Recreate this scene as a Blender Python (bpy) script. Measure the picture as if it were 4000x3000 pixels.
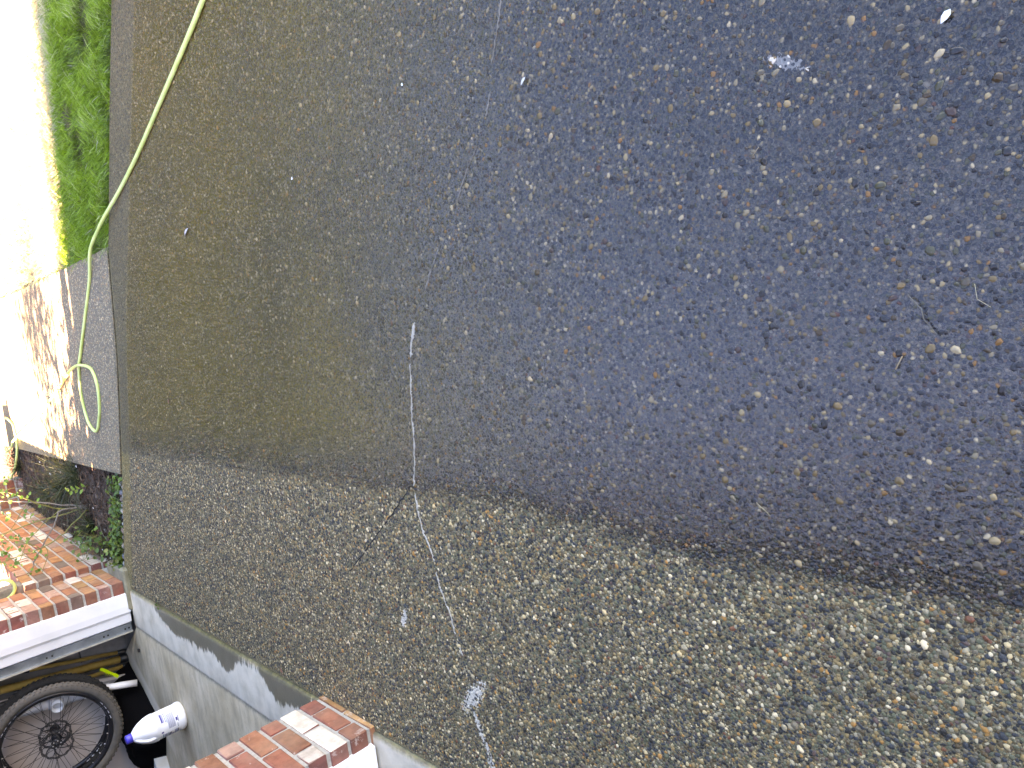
import bpy, bmesh, math, random
import numpy as np
from mathutils import Vector, Matrix, noise as mnoise

for o in list(bpy.data.objects): bpy.data.objects.remove(o)
scn = bpy.context.scene
col = scn.collection
random.seed(7)
rng = np.random.default_rng(7)

# ------------------------------------------------------------------ camera, sky, sun, exposure
# frame: x = away from the house wall, y = along the wall, z = up; wall face at x = 0, nearest pier corner at the origin
cd = bpy.data.cameras.new('camera'); cam = bpy.data.objects.new('camera', cd); col.objects.link(cam)
cd.sensor_fit = 'HORIZONTAL'; cd.sensor_width = 36.0; cd.lens = 24.75; cd.clip_start = 0.02; cd.clip_end = 500
CAM = Vector((1.3796, -2.2126, 1.2022))
ax = Vector((-0.13660707, -0.69457151, -0.70633485)); ay = Vector((0.98649292, -0.03032255, -0.16097285)); az = Vector((0.09038928, -0.71878436, 0.68933216))
M = Matrix.Identity(4)
for i in range(3):
    M[i][0] = ax[i]; M[i][1] = ay[i]; M[i][2] = az[i]; M[i][3] = CAM[i]
cam.matrix_world = M
scn.camera = cam

SUN = Vector((-0.97, 0.24, 0.7)).normalized()
w = bpy.data.worlds.new('World'); scn.world = w; w.use_nodes = True
nt = w.node_tree
bg = nt.nodes['Background']; bg.inputs['Strength'].default_value = 0.055
sky = nt.nodes.new('ShaderNodeTexSky'); sky.sky_type = 'NISHITA'; sky.sun_disc = False
sky.sun_elevation = math.asin(SUN.z); sky.sun_rotation = math.atan2(SUN.x, SUN.y) % (2 * math.pi)
sky.air_density = 1.0; sky.dust_density = 0.6; sky.ozone_density = 3.0
hs = nt.nodes.new('ShaderNodeHueSaturation'); hs.inputs['Saturation'].default_value = 1.2
nt.links.new(sky.outputs[0], hs.inputs['Color']); nt.links.new(hs.outputs[0], bg.inputs[0])
ld = bpy.data.lights.new('sun', 'SUN'); ld.energy = 5.0; ld.angle = math.radians(0.53); ld.color = (1.0, 0.93, 0.82)
sun = bpy.data.objects.new('sun', ld); col.objects.link(sun); sun.location = (-6, 3, 8)
sun.rotation_mode = 'QUATERNION'; sun.rotation_quaternion = (-SUN).to_track_quat('-Z', 'Y')

scn.render.engine = 'CYCLES'
scn.cycles.max_bounces = 6; scn.cycles.diffuse_bounces = 3; scn.cycles.glossy_bounces = 3; scn.cycles.transparent_max_bounces = 8
scn.view_settings.view_transform = 'Standard'; scn.view_settings.look = 'None'
scn.view_settings.gamma = 1.0; scn.view_settings.use_curve_mapping = False
scn.view_settings.exposure = 5.1
scn.view_settings.use_white_balance = True; scn.view_settings.white_balance_temperature = 12300; scn.view_settings.white_balance_tint = 38

# ------------------------------------------------------------------ helpers
SL = 0.0105
def gz(y): return -SL * y

def link(o, parent=None):
    col.objects.link(o)
    if parent is not None: o.parent = parent
    return o
def tag(o, label=None, cat=None, group=None, kind=None):
    if label: o['label'] = label
    if cat: o['category'] = cat
    if group: o['group'] = group
    if kind: o['kind'] = kind
    return o
def empty(name, loc=(0, 0, 0)):
    o = bpy.data.objects.new(name, None); o.location = loc; o.empty_display_size = 0.1; col.objects.link(o); return o
def mesh(name, verts, faces, mat=None, smooth=False):
    me = bpy.data.meshes.new(name); me.from_pydata([tuple(v) for v in verts], [], faces)
    if mat: me.materials.append(mat)
    if smooth: me.polygons.foreach_set('use_smooth', [True] * len(me.polygons))
    me.update(); return me
def ob(name, me, parent=None, loc=None, rot=None):
    o = bpy.data.objects.new(name, me)
    if loc is not None: o.location = loc
    if rot is not None: o.rotation_euler = rot
    return link(o, parent)
def bm_obj(name, bm, mat, parent=None, smooth=False, loc=None):
    me = bpy.data.meshes.new(name); bm.to_mesh(me); bm.free()
    if mat: me.materials.append(mat)
    if smooth: me.polygons.foreach_set('use_smooth', [True] * len(me.polygons))
    return ob(name, me, parent, loc)
def add_box(bm, x0, x1, y0, y1, z0, z1, bev=0.0):
    m = Matrix.Translation(((x0 + x1) / 2, (y0 + y1) / 2, (z0 + z1) / 2)) @ Matrix.Diagonal((x1 - x0, y1 - y0, z1 - z0, 1))
    r = bmesh.ops.create_cube(bm, size=1.0, matrix=m)
    if bev > 0:
        vs = set(r['verts']); es = [e for e in bm.edges if e.verts[0] in vs and e.verts[1] in vs]
        bmesh.ops.bevel(bm, geom=es, offset=bev, segments=1, affect='EDGES', profile=0.5)
def box(name, x0, x1, y0, y1, z0, z1, mat, parent=None, bev=0.0):
    bm = bmesh.new(); add_box(bm, x0, x1, y0, y1, z0, z1, bev); return bm_obj(name, bm, mat, parent)
def tube_geo(pts, rad, seg=10, closed=False, cap=True):
    pts = [Vector(p) for p in pts]; n = len(pts); V = []; F = []
    rads = rad if hasattr(rad, '__len__') else [rad] * n
    prev = None
    for i, p in enumerate(pts):
        if closed: t = pts[(i + 1) % n] - pts[i - 1]
        else: t = pts[min(i + 1, n - 1)] - pts[max(i - 1, 0)]
        t.normalize()
        if prev is None:
            u = t.orthogonal().normalized()
        else:
            u = (prev - t * prev.dot(t)).normalized()
        prev = u; v = t.cross(u)
        for k in range(seg):
            a = 2 * math.pi * k / seg
            V.append(p + (u * math.cos(a) + v * math.sin(a)) * rads[i])
    m = n if closed else n - 1
    for i in range(m):
        j = (i + 1) % n
        for k in range(seg):
            k2 = (k + 1) % seg
            F.append((i * seg + k, i * seg + k2, j * seg + k2, j * seg + k))
    if cap and not closed:
        F.append(tuple(range(seg))[::-1]); F.append(tuple((n - 1) * seg + k for k in range(seg)))
    return V, F
def tube(name, pts, rad, mat, parent=None, seg=10, closed=False):
    V, F = tube_geo(pts, rad, seg, closed); return ob(name, mesh(name, V, F, mat, True), parent)
def smooth_path(pts, sub=8):
    P = [Vector(p) for p in pts]; out = []
    for i in range(len(P) - 1):
        p0 = P[max(i - 1, 0)]; p1 = P[i]; p2 = P[i + 1]; p3 = P[min(i + 2, len(P) - 1)]
        for s in range(sub):
            t = s / sub
            out.append(0.5 * ((2 * p1) + (p2 - p0) * t + (2 * p0 - 5 * p1 + 4 * p2 - p3) * t * t + (3 * p1 - p0 - 3 * p2 + p3) * t ** 3))
    out.append(P[-1]); return out
def lathe_geo(prof, seg=32):
    V = []; F = []
    for r, z in prof:
        for k in range(seg):
            a = 2 * math.pi * k / seg; V.append((r * math.cos(a), r * math.sin(a), z))
    for i in range(len(prof) - 1):
        for k in range(seg):
            k2 = (k + 1) % seg; F.append((i * seg + k, i * seg + k2, (i + 1) * seg + k2, (i + 1) * seg + k))
    return V, F
def poly_sheet(name, pts, z_off, depth, mat, parent=None, cell=None):
    """flat slab with outline pts (x, y) lying on the slightly sloping ground"""
    bm = bmesh.new()
    top = [bm.verts.new((x, y, gz(y) + z_off)) for x, y in pts]
    f = bm.faces.new(top)
    if f.calc_area() and f.normal.z < 0: f.normal_flip()
    if depth:
        r = bmesh.ops.extrude_face_region(bm, geom=[f])
        vs = [v for v in r['geom'] if isinstance(v, bmesh.types.BMVert)]
        keep = set(top)
        for v in top: v.co.z -= depth
    bmesh.ops.triangulate(bm, faces=bm.faces[:])
    bmesh.ops.recalc_face_normals(bm, faces=bm.faces[:])
    return bm_obj(name, bm, mat, parent)
def inside(poly, x, y):
    poly = np.asarray(poly); c = np.zeros(np.shape(x), bool); n = len(poly); j = n - 1
    for i in range(n):
        xi, yi = poly[i]; xj, yj = poly[j]
        if yi != yj:
            hit = ((yi > y) != (yj > y)) & (x < (xj - xi) * (y - yi) / (yj - yi) + xi); c ^= hit
        j = i
    return c

# ------------------------------------------------------------------ material helpers
class NB:
    def __init__(self, name):
        self.m = bpy.data.materials.new(name); self.m.use_nodes = True
        self.t = self.m.node_tree; self.b = self.t.nodes['Principled BSDF']; self.out = self.t.nodes['Material Output']
        self.b.inputs['Roughness'].default_value = 0.7
    def n(self, typ, **kw):
        nd = self.t.nodes.new(typ)
        for k, v in kw.items(): setattr(nd, k, v)
        return nd
    def put(self, sock, v):
        if hasattr(v, 'links') or isinstance(v, bpy.types.NodeSocket): self.t.links.new(v, sock)
        elif v is not None:
            if isinstance(v, (tuple, list)) and len(v) == 3 and sock.type == 'RGBA': v = (*v, 1)
            sock.default_value = v
    def math(self, op, a, b=None, c=None, clamp=False):
        nd = self.n('ShaderNodeMath', operation=op, use_clamp=clamp)
        self.put(nd.inputs[0], a)
        if b is not None: self.put(nd.inputs[1], b)
        if c is not None: self.put(nd.inputs[2], c)
        return nd.outputs[0]
    def rng(self, v, a, b, c=0.0, d=1.0, smooth=True):
        nd = self.n('ShaderNodeMapRange', interpolation_type='SMOOTHSTEP' if smooth else 'LINEAR')
        for i, q in enumerate((v, a, b, c, d)): self.put(nd.inputs[i], q)
        return nd.outputs[0]
    def mix(self, fac, a, b, mode='MIX'):
        nd = self.n('ShaderNodeMix', data_type='RGBA', blend_type=mode)
        self.put(nd.inputs[0], fac); self.put(nd.inputs[6], a); self.put(nd.inputs[7], b); return nd.outputs[2]
    def noise(self, vec, scale, detail=3.0, rough=0.55, out=0):
        nd = self.n('ShaderNodeTexNoise'); self.put(nd.inputs['Vector'], vec)
        nd.inputs['Scale'].default_value = scale; nd.inputs['Detail'].default_value = detail; nd.inputs['Roughness'].default_value = rough
        return nd.outputs[out]
    def vor(self, vec, scale, feature='F1', rnd=1.0):
        nd = self.n('ShaderNodeTexVoronoi', feature=feature); self.put(nd.inputs['Vector'], vec)
        nd.inputs['Scale'].default_value = scale; nd.inputs['Randomness'].default_value = rnd; return nd
    def ramp(self, fac, stops, interp='LINEAR'):
        nd = self.n('ShaderNodeValToRGB'); cr = nd.color_ramp; cr.interpolation = interp
        while len(cr.elements) < len(stops): cr.elements.new(0.5)
        for e, (p, c) in zip(cr.elements, stops): e.position = p; e.color = (*c, 1)
        self.put(nd.inputs[0], fac); return nd.outputs[0]
    def bump(self, h, strength=0.5, dist=0.002):
        nd = self.n('ShaderNodeBump'); nd.inputs['Strength'].default_value = strength; nd.inputs['Distance'].default_value = dist
        self.put(nd.inputs['Height'], h); self.put(self.b.inputs['Normal'], nd.outputs[0]); return nd.outputs[0]
    def base(self, c): self.put(self.b.inputs['Base Color'], c)
    def rough(self, r): self.put(self.b.inputs['Roughness'], r)
    def pos(self): return self.n('ShaderNodeNewGeometry').outputs['Position']
    def obj(self): return self.n('ShaderNodeTexCoord').outputs['Object']
    def xyz(self, v):
        nd = self.n('ShaderNodeSeparateXYZ'); self.put(nd.inputs[0], v); return nd.outputs
    def rand(self): return self.n('ShaderNodeObjectInfo').outputs['Random']
def simple(name, c, rough=0.6, var=0.15, scale=30, metal=0.0, bump=0.0, bd=0.001, dirt=None):
    b = NB(name); v = b.obj(); n = b.noise(v, scale, 4)
    lo = tuple(q * (1 - var) for q in c); hi = tuple(min(1, q * (1 + var)) for q in c)
    cc = b.ramp(n, [(0.3, lo), (0.7, hi)])
    if dirt: cc = b.mix(b.rng(b.noise(v, scale * 0.3, 5), 0.5, 0.7, 0, 0.6), cc, dirt)
    b.base(cc); b.rough(b.rng(n, 0.3, 0.7, max(rough - .08, 0.02), min(1, rough + .08))); b.b.inputs['Metallic'].default_value = metal
    if bump: b.bump(b.noise(v, scale * 2, 4), bump, bd)
    return b.m

PEB = [(0.0, (.022, .030, .047)), (0.20, (.016, .0165, .018)), (0.32, (.066, .082, .068)), (0.46, (.105, .104, .100)), (0.57, (.062, .047, .029)),
       (0.66, (.185, .148, .092)), (0.77, (.235, .235, .22)), (0.86, (.07, .050, .058)), (0.89, (.28, .15, .06)), (0.915, (.115, .048, .032)), (0.925, (.34, .31, .25)), (0.984, (.47, .455, .43))]

PEB = [(p, (c[0] * 1.62, c[1] * 1.17, c[2] * .71)) for p, c in PEB]
def drive_masks(b):
    """wet hosed-down area, olive algae and rinsed strip of the driveway, as functions of the place on the ground"""
    P = b.pos(); x, y, z = b.xyz(P)
    n1 = b.noise(P, 5.0, 2, 0.6); n2 = b.noise(P, 1.3, 1)
    xe = b.math('ADD', b.math('ADD', x, b.math('MULTIPLY', b.math('SUBTRACT', n1, 0.5), 0.07)), b.rng(y, -.9, -1.5, 0.0, .055))
    wet = b.rng(xe, 0.875, 0.915)
    e = b.math('ADD', b.math('MULTIPLY', x, 0.486), b.math('MULTIPLY', y, 0.874))
    er = b.math('ADD', e, b.math('MULTIPLY', b.math('MAXIMUM', b.math('SUBTRACT', x, 1.7), 0.0), 0.16))
    rin = b.rng(b.math('ADD', er, b.math('MULTIPLY', n1, 0.04)), 2.575, 2.62)
    alg = b.math('MULTIPLY', b.rng(b.math('ADD', y, b.math('MULTIPLY', n2, 0.7)), -1.1, 0.6), b.math('SUBTRACT', 1.0, rin))
    alg = b.math('MULTIPLY', alg, b.rng(xe, 0.84, 1.15))
    alg = b.math('MULTIPLY', alg, b.rng(n2, 0.25, 0.65, 0.72, 1.0))
    off = b.rng(b.math('SUBTRACT', e, b.math('MULTIPLY', b.math('MAXIMUM', b.math('SUBTRACT', x, 1.0), 0.0), 0.12)), 2.715, 2.735)
    b.off = off; on = b.math('SUBTRACT', 1.0, off); alg = b.math('MULTIPLY', alg, on); wet = b.math('MULTIPLY', wet, on); rin = b.math('MULTIPLY', rin, on)
    return P, x, y, wet, alg, rin, n1, n2

def smears(b, P):
    """smears of white paint trodden into the concrete"""
    sn = b.math('SUBTRACT', b.noise(P, 95, 2, 0.7), 0.5); sm = None
    for cx, cy, ang, a, bb, soft in ((.305, -.622, 2.35, .088, .026, 2.4), (.205, -.632, .35, .085, .011, 3.0), (.478, -.318, 2.6, .045, .013, 2.2), (1.73, -1.716, 1.0, .034, .010, 3.2), (.12, -.66, .2, .045, .012, 3.4)):
        mp = b.n('ShaderNodeMapping', vector_type='TEXTURE'); b.put(mp.inputs[0], P)
        mp.inputs['Location'].default_value = (cx, cy, 0); mp.inputs['Rotation'].default_value = (0, 0, ang); mp.inputs['Scale'].default_value = (a, bb, 50)
        ln = b.n('ShaderNodeVectorMath', operation='LENGTH'); b.put(ln.inputs[0], mp.outputs[0])
        q = b.rng(b.math('ADD', ln.outputs['Value'], b.math('MULTIPLY', sn, soft)), 0.95, 0.75)
        sm = q if sm is None else b.math('MAXIMUM', sm, q)
    return sm

def mat_driveway():
    b = NB('exposed_aggregate'); P, x, y, wet, alg, rin, n1, n2 = drive_masks(b)
    v = b.vor(P, 190.0); v2 = b.vor(P, 420.0)
    r = b.xyz(v.outputs['Color'])[0]; r2 = b.xyz(v2.outputs['Color'])[1]
    peb = b.ramp(r, PEB, 'CONSTANT'); peb2 = b.ramp(r2, PEB, 'CONSTANT')
    sand = b.ramp(b.noise(P, 700, 2), [(0.3, (.12, .078, .037)), (0.7, (.34, .235, .12))])
    sand = b.mix(b.rng(v2.outputs['Distance'], 0.3, 0.5, 0.85, 0.0), sand, peb2)
    c = b.mix(b.rng(v.outputs['Distance'], 0.36, 0.52, 0.8, 0.0), sand, peb)
    c = b.mix(b.math('MULTIPLY', alg, 0.74), c, (.62, .34, .010))
    c = b.mix(b.math('MULTIPLY', rin, 0.75), c, (.27, .188, .068))
    c = b.mix(b.math('MULTIPLY', wet, 0.42), c, (.006, .006, .007))
    c = b.mix(b.math('MULTIPLY', smears(b, P), 0.8), c, (.66, .57, .46))
    mp = b.n('ShaderNodeMapping', vector_type='TEXTURE'); b.put(mp.inputs[0], P); mp.inputs['Location'].default_value = (1.62, .20, 0); mp.inputs['Rotation'].default_value = (0, 0, -.22); mp.inputs['Scale'].default_value = (.75, .24, 50)
    ln = b.n('ShaderNodeVectorMath', operation='LENGTH'); b.put(ln.inputs[0], mp.outputs[0])
    c = b.mix(b.math('MULTIPLY', b.rng(b.math('ADD', ln.outputs['Value'], b.math('MULTIPLY', n1, .5)), 1.25, .35), .42), c, (.02, .018, .014))
    b.base(c)
    b.rough(b.math('ADD', b.rng(wet, 0, 1, 0.75, 0.22, False), b.math('MULTIPLY', b.math('MAXIMUM', alg, rin), .38))); b.b.inputs['IOR'].default_value = 1.36
    h = b.math('ADD', b.rng(v.outputs['Distance'], 0.0, 0.6, 1.0, 0.0), b.math('MULTIPLY', b.rng(v2.outputs['Distance'], 0, 0.6, 1, 0), 0.4))
    b.bump(h, 0.55, 0.0022); return b.m

def mat_pebble():
    b = NB('pebble'); P, x, y, wet, alg, rin, n1, n2 = drive_masks(b)
    at = b.n('ShaderNodeAttribute', attribute_type='INSTANCER', attribute_name='pc')
    c = b.ramp(at.outputs['Fac'], PEB, 'CONSTANT')
    j = b.noise(b.obj(), 3.0, 2)
    c = b.mix(b.rng(j, 0.45, 0.75, 0.0, 0.45), c, b.mix(0.5, c, (.30, .29, .26)))
    c = b.mix(b.math('MULTIPLY', rin, 0.5), c, (.25, .18, .075))
    c = b.mix(b.math('MULTIPLY', b.off, 0.3), c, (.42, .33, .24))
    c = b.mix(b.math('MULTIPLY', alg, 0.27), c, (.60, .34, .012))
    c = b.mix(b.math('MULTIPLY', wet, 0.50), c, (.010, .008, .010))
    c = b.mix(b.math('MULTIPLY', smears(b, P), b.rng(at.outputs['Fac'], .40, .45, .05, .75)), c, (.66, .57, .46))
    b.base(c); b.rough(b.math('ADD', b.rng(wet, 0, 1, 0.6, 0.10, False), b.math('MULTIPLY', b.math('MAXIMUM', alg, rin), .38))); b.b.inputs['IOR'].default_value = 1.38
    return b.m

def mat_walk():
    b = NB('dry_aggregate'); P = b.pos(); v = b.vor(P, 105.0); r = b.xyz(v.outputs['Color'])[0]
    c = b.mix(b.rng(v.outputs['Distance'], 0.36, 0.55, 0.8, 0.0), b.ramp(b.noise(P, 600, 2), [(0.3, (.14, .10, .055)), (0.7, (.32, .24, .14))]), b.ramp(r, PEB, 'CONSTANT'))
    c = b.mix(b.rng(b.noise(P, 2.2, 4), 0.4, 0.7, 0.0, 0.35), c, (.11, .098, .085))
    b.base(c); b.rough(0.75); b.bump(b.rng(v.outputs['Distance'], 0, .6, 1, 0), 0.5, 0.002); return b.m

def mat_slab():
    """garage floor: trowelled concrete, wet tongues and moss along the rim"""
    b = NB('garage_concrete'); P = b.pos(); x, y, z = b.xyz(P)
    n = b.noise(P, 3.0, 5, 0.6); f = b.noise(P, 60, 4)
    mp = b.n('ShaderNodeMapping'); b.put(mp.inputs[0], P); mp.inputs['Scale'].default_value = (6, 22, 6)
    st = b.noise(mp.outputs[0], 1.0, 5, 0.6)
    c = b.ramp(n, [(0.28, (.34, .25, .15)), (0.5, (.48, .375, .255)), (0.72, (.60, .49, .37))])
    c = b.mix(b.rng(st, 0.4, 0.72, 0.0, 0.5), c, (.23, .195, .14))
    c = b.mix(b.rng(f, 0.55, 0.8, 0.0, 0.4), c, (.13, .12, .10))
    rimx = b.math('SUBTRACT', -0.018, b.math('MULTIPLY', y, 0.0135)); d = b.math('SUBTRACT', rimx, x)          # distance in from the rim
    apron = b.math('MULTIPLY', b.rng(d, 0.265, 0.245), b.rng(d, .0, .02))
    c = b.mix(b.math('MULTIPLY', apron, b.rng(b.noise(P, 9, 5), 0.25, 0.7, 0.35, 0.85)), c, (.78, .65, .51))
    c = b.mix(b.math('MULTIPLY', b.rng(b.math('ABSOLUTE', b.math('SUBTRACT', d, .262)), 0.0, 0.022, .55, 0), b.rng(f, .3, .6)), c, (.12, .11, .09))
    # pale paint overspray along the bag
    pl = b.math('ADD', b.math('MULTIPLY', x, 0.88), b.math('MULTIPLY', y, -0.48))
    c = b.mix(b.math('MULTIPLY', b.rng(b.math('ABSOLUTE', b.math('SUBTRACT', pl, -2.16)), .05, .10, .7, 0), b.rng(y, 2.55, 2.8)), c, (.70, .61, .50))
    # wet tongues: their reach from the rim varies along the wall
    def hump(c0, wd, amp):
        q = b.math('DIVIDE', b.math('SUBTRACT', y, c0), wd); return b.math('MULTIPLY', b.math('POWER', 2.718, b.math('MULTIPLY', b.math('MULTIPLY', q, q), -1.0)), amp)
    reach = hump(2.22, .28, .10)
    for q in ((1.72, .38, .10), (1.38, .13, .10), (.82, .13, .115), (.60, .16, .09), (1.12, .1, .03)): reach = b.math('ADD', reach, hump(*q))
    fr = b.noise(b.n('ShaderNodeCombineXYZ').outputs[0], 1.0) if False else None
    mp2 = b.n('ShaderNodeMapping'); b.put(mp2.inputs[0], P); mp2.inputs['Scale'].default_value = (2, 42, 2)
    rough_edge = b.math('MULTIPLY', b.math('SUBTRACT', b.noise(mp2.outputs[0], 1.0, 4, 0.75), 0.5), 0.15)
    reach = b.math('ADD', reach, rough_edge)
    wet = b.math('MULTIPLY', b.rng(d, b.math('SUBTRACT', reach, -.004), b.math('SUBTRACT', reach, .004)), b.math('GREATER_THAN', reach, 0.035))
    wet = b.math('MULTIPLY', wet, b.math('LESS_THAN', d, .24))
    c = b.mix(b.math('MULTIPLY', wet, 0.86), c, (.085, .062, .030))
    moss = b.rng(b.math('ADD', d, b.math('MULTIPLY', f, 0.02)), 0.042, 0.012)
    c = b.mix(b.math('MULTIPLY', moss, 0.85), c, b.ramp(b.noise(P, 40, 4), [(0.35, (.05, .045, .022)), (0.65, (.17, .145, .055))]))
    b.base(c); b.rough(b.math('SUBTRACT', 0.8, b.math('MULTIPLY', wet, 0.35))); b.bump(b.math('ADD', f, b.math('MULTIPLY', b.noise(P, 400, 2), 0.4)), 0.35, 0.003); return b.m

def mat_brick(name, face, side, pale, amount, paint=False):
    b = NB(name); v = b.obj(); r = b.rand()
    off = b.n('ShaderNodeVectorMath', operation='ADD'); b.put(off.inputs[0], v)
    cx = b.n('ShaderNodeCombineXYZ'); b.put(cx.inputs[0], b.math('MULTIPLY', r, 17.0)); b.put(cx.inputs[1], b.math('MULTIPLY', r, 31.0)); b.put(off.inputs[1], cx.outputs[0])
    q = off.outputs[0]
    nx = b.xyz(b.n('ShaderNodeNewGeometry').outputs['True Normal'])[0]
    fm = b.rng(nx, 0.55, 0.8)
    n = b.noise(q, 22, 5, 0.65); g = b.noise(q, 130, 3)
    edge = b.noise(q, 9, 4, 0.7)
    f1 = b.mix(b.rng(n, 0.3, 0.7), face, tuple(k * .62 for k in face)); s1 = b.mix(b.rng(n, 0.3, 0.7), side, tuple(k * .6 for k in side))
    if paint: f1 = b.mix(b.rng(edge, .60, .66), f1, s1)
    else: f1 = b.mix(b.rng(edge, .35, .8, 0, .6), f1, s1)
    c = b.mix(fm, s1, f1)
    c = b.mix(b.rng(b.noise(q, 14, 5, 0.75), 0.62 - amount * .25, 0.70, 0, 0.75), c, pale)
    c = b.mix(b.rng(g, 0.6, 0.8, 0, .5), c, tuple(k * .45 for k in side))
    hv = b.n('ShaderNodeHueSaturation'); b.put(hv.inputs['Color'], c)
    b.put(hv.inputs['Hue'], b.rng(r, 0, 1, 0.488, 0.512, False)); b.put(hv.inputs['Value'], b.rng(b.math('FRACT', b.math('MULTIPLY', r, 7.31)), 0, 1, 0.78, 1.2, False))
    b.put(hv.inputs['Saturation'], 1.0); b.base(b.mix(b.rng(b.noise(q, 5, 3), .3, .7, .0, .18), hv.outputs[0], (.52, .39, .28))); b.rough(0.85); b.bump(b.math('ADD', n, b.math('MULTIPLY', g, .5)), 0.6, 0.003); return b.m

MAT = {}
MAT['drive'] = mat_driveway(); MAT['pebble'] = mat_pebble(); MAT['walk'] = mat_walk(); MAT['slab'] = mat_slab()
MAT['brick_red'] = mat_brick('brick_red', (.36, .125, .070), (.27, .070, .045), (.55, .42, .36), .05)
MAT['brick_orange'] = mat_brick('brick_orange', (.50, .205, .080), (.30, .085, .045), (.55, .40, .33), .1)
MAT['brick_pink'] = mat_brick('brick_pink', (.48, .28, .20), (.30, .11, .085), (.60, .50, .46), .35)
MAT['brick_cream'] = mat_brick('brick_cream', (.74, .64, .53), (.29, .085, .06), (.66, .55, .50), .25, True)
MAT['brick_dark'] = mat_brick('brick_dark', (.155, .115, .09), (.15, .07, .055), (.3, .25, .2), .0)
MAT['mortar'] = simple('mortar', (.36, .345, .31), .9, .18, 60, bump=.6, bd=.003)
MAT['footing'] = simple('footing', (.25, .215, .14), .9, .25, 25, bump=.6, bd=.004, dirt=(.12, .10, .05))
MAT['white_paint'] = simple('white_paint', (.80, .80, .81), .5, .03, 12, bump=.15, bd=.001, dirt=(.70, .70, .70))
MAT['galv'] = simple('galvanised_steel', (.30, .34, .37), .42, .15, 25, .75)
MAT['galv_lip'] = simple('bare_steel_lip', (.60, .56, .48), .4, .15, 25, .6)
MAT['hole'] = simple('dark_hole', (.008, .008, .008), .9, .1)
MAT['plaster'] = simple('garage_wall', (.23, .22, .23), .9, .2, 8, bump=.3, bd=.003, dirt=(.14, .13, .12))
MAT['soil'] = simple('soil', (.075, .045, .03), .95, .5, 60, bump=1, bd=.01)
MAT['mulch'] = None
def mat_mulch():
    b = NB('mulch'); a = b.n('ShaderNodeAttribute', attribute_name='rnd').outputs['Fac']
    b.base(b.ramp(a, [(0.0, (.035, .018, .010)), (.45, (.085, .043, .025)), (.8, (.15, .08, .048)), (.97, (.12, .085, .06)), (1.0, (.30, .25, .2))])); b.rough(.9); return b.m
def mat_leaf(name, stops, trans=.3, rough=.45):
    b = NB(name); a = b.n('ShaderNodeAttribute', attribute_name='rnd').outputs['Fac']
    c = b.ramp(a, stops); b.base(c); b.rough(rough)
    tr = b.n('ShaderNodeBsdfTranslucent'); b.put(tr.inputs[0], b.mix(1.0, c, (1.0, 1.0, .6), 'MULTIPLY'))
    mx = b.n('ShaderNodeMixShader'); mx.inputs[0].default_value = trans
    b.t.links.new(b.b.outputs[0], mx.inputs[1]); b.t.links.new(tr.outputs[0], mx.inputs[2]); b.t.links.new(mx.outputs[0], b.out.inputs[0]); return b.m
MAT['mulch'] = mat_mulch()
MAT['grass'] = mat_leaf('grass', [(0, (.07, .16, .012)), (.4, (.18, .36, .028)), (.75, (.23, .44, .04)), (.95, (.32, .50, .07)), (1, (.62, .58, .48))], .35)  # palest stop: dry blades, and sunlight put into the far lawn's colour
MAT['sedge'] = mat_leaf('sedge', [(0, (.016, .026, .010)), (.5, (.035, .052, .018)), (.85, (.065, .082, .03)), (1, (.16, .14, .08))], .2)
MAT['ivy'] = mat_leaf('ivy', [(0, (.035, .085, .012)), (.5, (.065, .15, .018)), (.85, (.11, .20, .03)), (1, (.22, .22, .05))], .25)
MAT['leaf'] = mat_leaf('rose_leaf', [(0, (.06, .15, .02)), (.5, (.10, .22, .03)), (1, (.18, .32, .06))], .3)
MAT['tree_leaf'] = mat_leaf('tree_leaf', [(0, (.035, .08, .012)), (1, (.08, .16, .025))], .3)
MAT['bark'] = simple('bark', (.13, .105, .085), .9, .35, 40, bump=.6, bd=.004)
MAT['cane'] = simple('green_cane', (.15, .15, .04), .6, .3, 30)
MAT['cane_grey'] = simple('woody_cane', (.17, .145, .125), .8, .35, 60, bump=.4, bd=.002)
MAT['wood_grey'] = simple('weathered_wood', (.20, .175, .145), .9, .35, 30, bump=.6, bd=.004)

# ------------------------------------------------------------------ the setting: ground, driveway, walk, garage floor
EDGE = [(6.5, -1.15), (4.6, .25), (3.6, .97), (3.083, 1.346), (2.903, 1.482), (2.712, 1.633), (2.502, 1.783), (2.193, 2.007), (2.086, 2.095), (1.786, 2.199),
        (1.47, 2.317), (1.136, 2.485), (.741, 2.70), (.564, 2.816), (.268, 2.98), (.031, 3.115), (-.045, 3.14)]
def rim_x(y): return -0.018 - 0.0135 * y
bm = bmesh.new(); S_ = 60
for a, b_ in ((-S_, -S_), (S_, -S_), (S_, S_), (-S_, S_)): bm.verts.new((a, b_, gz(b_) * .3 - .2))
bm.faces.new(bm.verts[:]); g = bm_obj('ground', bm, MAT['soil']); tag(g, kind='structure')
drive_poly = [(x, y) for x, y in EDGE] + [(rim_x(3.0), 3.02), (rim_x(-4), -4.0), (6.5, -4.0)]
o = poly_sheet('driveway', drive_poly, 0.0, .14, MAT['drive']); tag(o, kind='structure')
def edge_y(x):
    xs = [p[0] for p in EDGE][::-1]; ys = [p[1] for p in EDGE][::-1]; return float(np.interp(x, xs, ys))
WL = [(2.08, 2.112), (2.083, 2.328), (2.113, 3.188), (2.155, 4.47), (2.204, 5.686), (2.35, 11.0)]
WR = [(.80, 11.0), (.776, 6.284), (.765, 4.794), (.759, 3.89), (.754, 3.166), (.752, 2.722)]
walk_poly = [(x, y + (.011 if i in (0,) else 0)) for i, (x, y) in enumerate(WL)] + WR + [(1.136, 2.507), (1.47, 2.339), (1.786, 2.219)]
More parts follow.
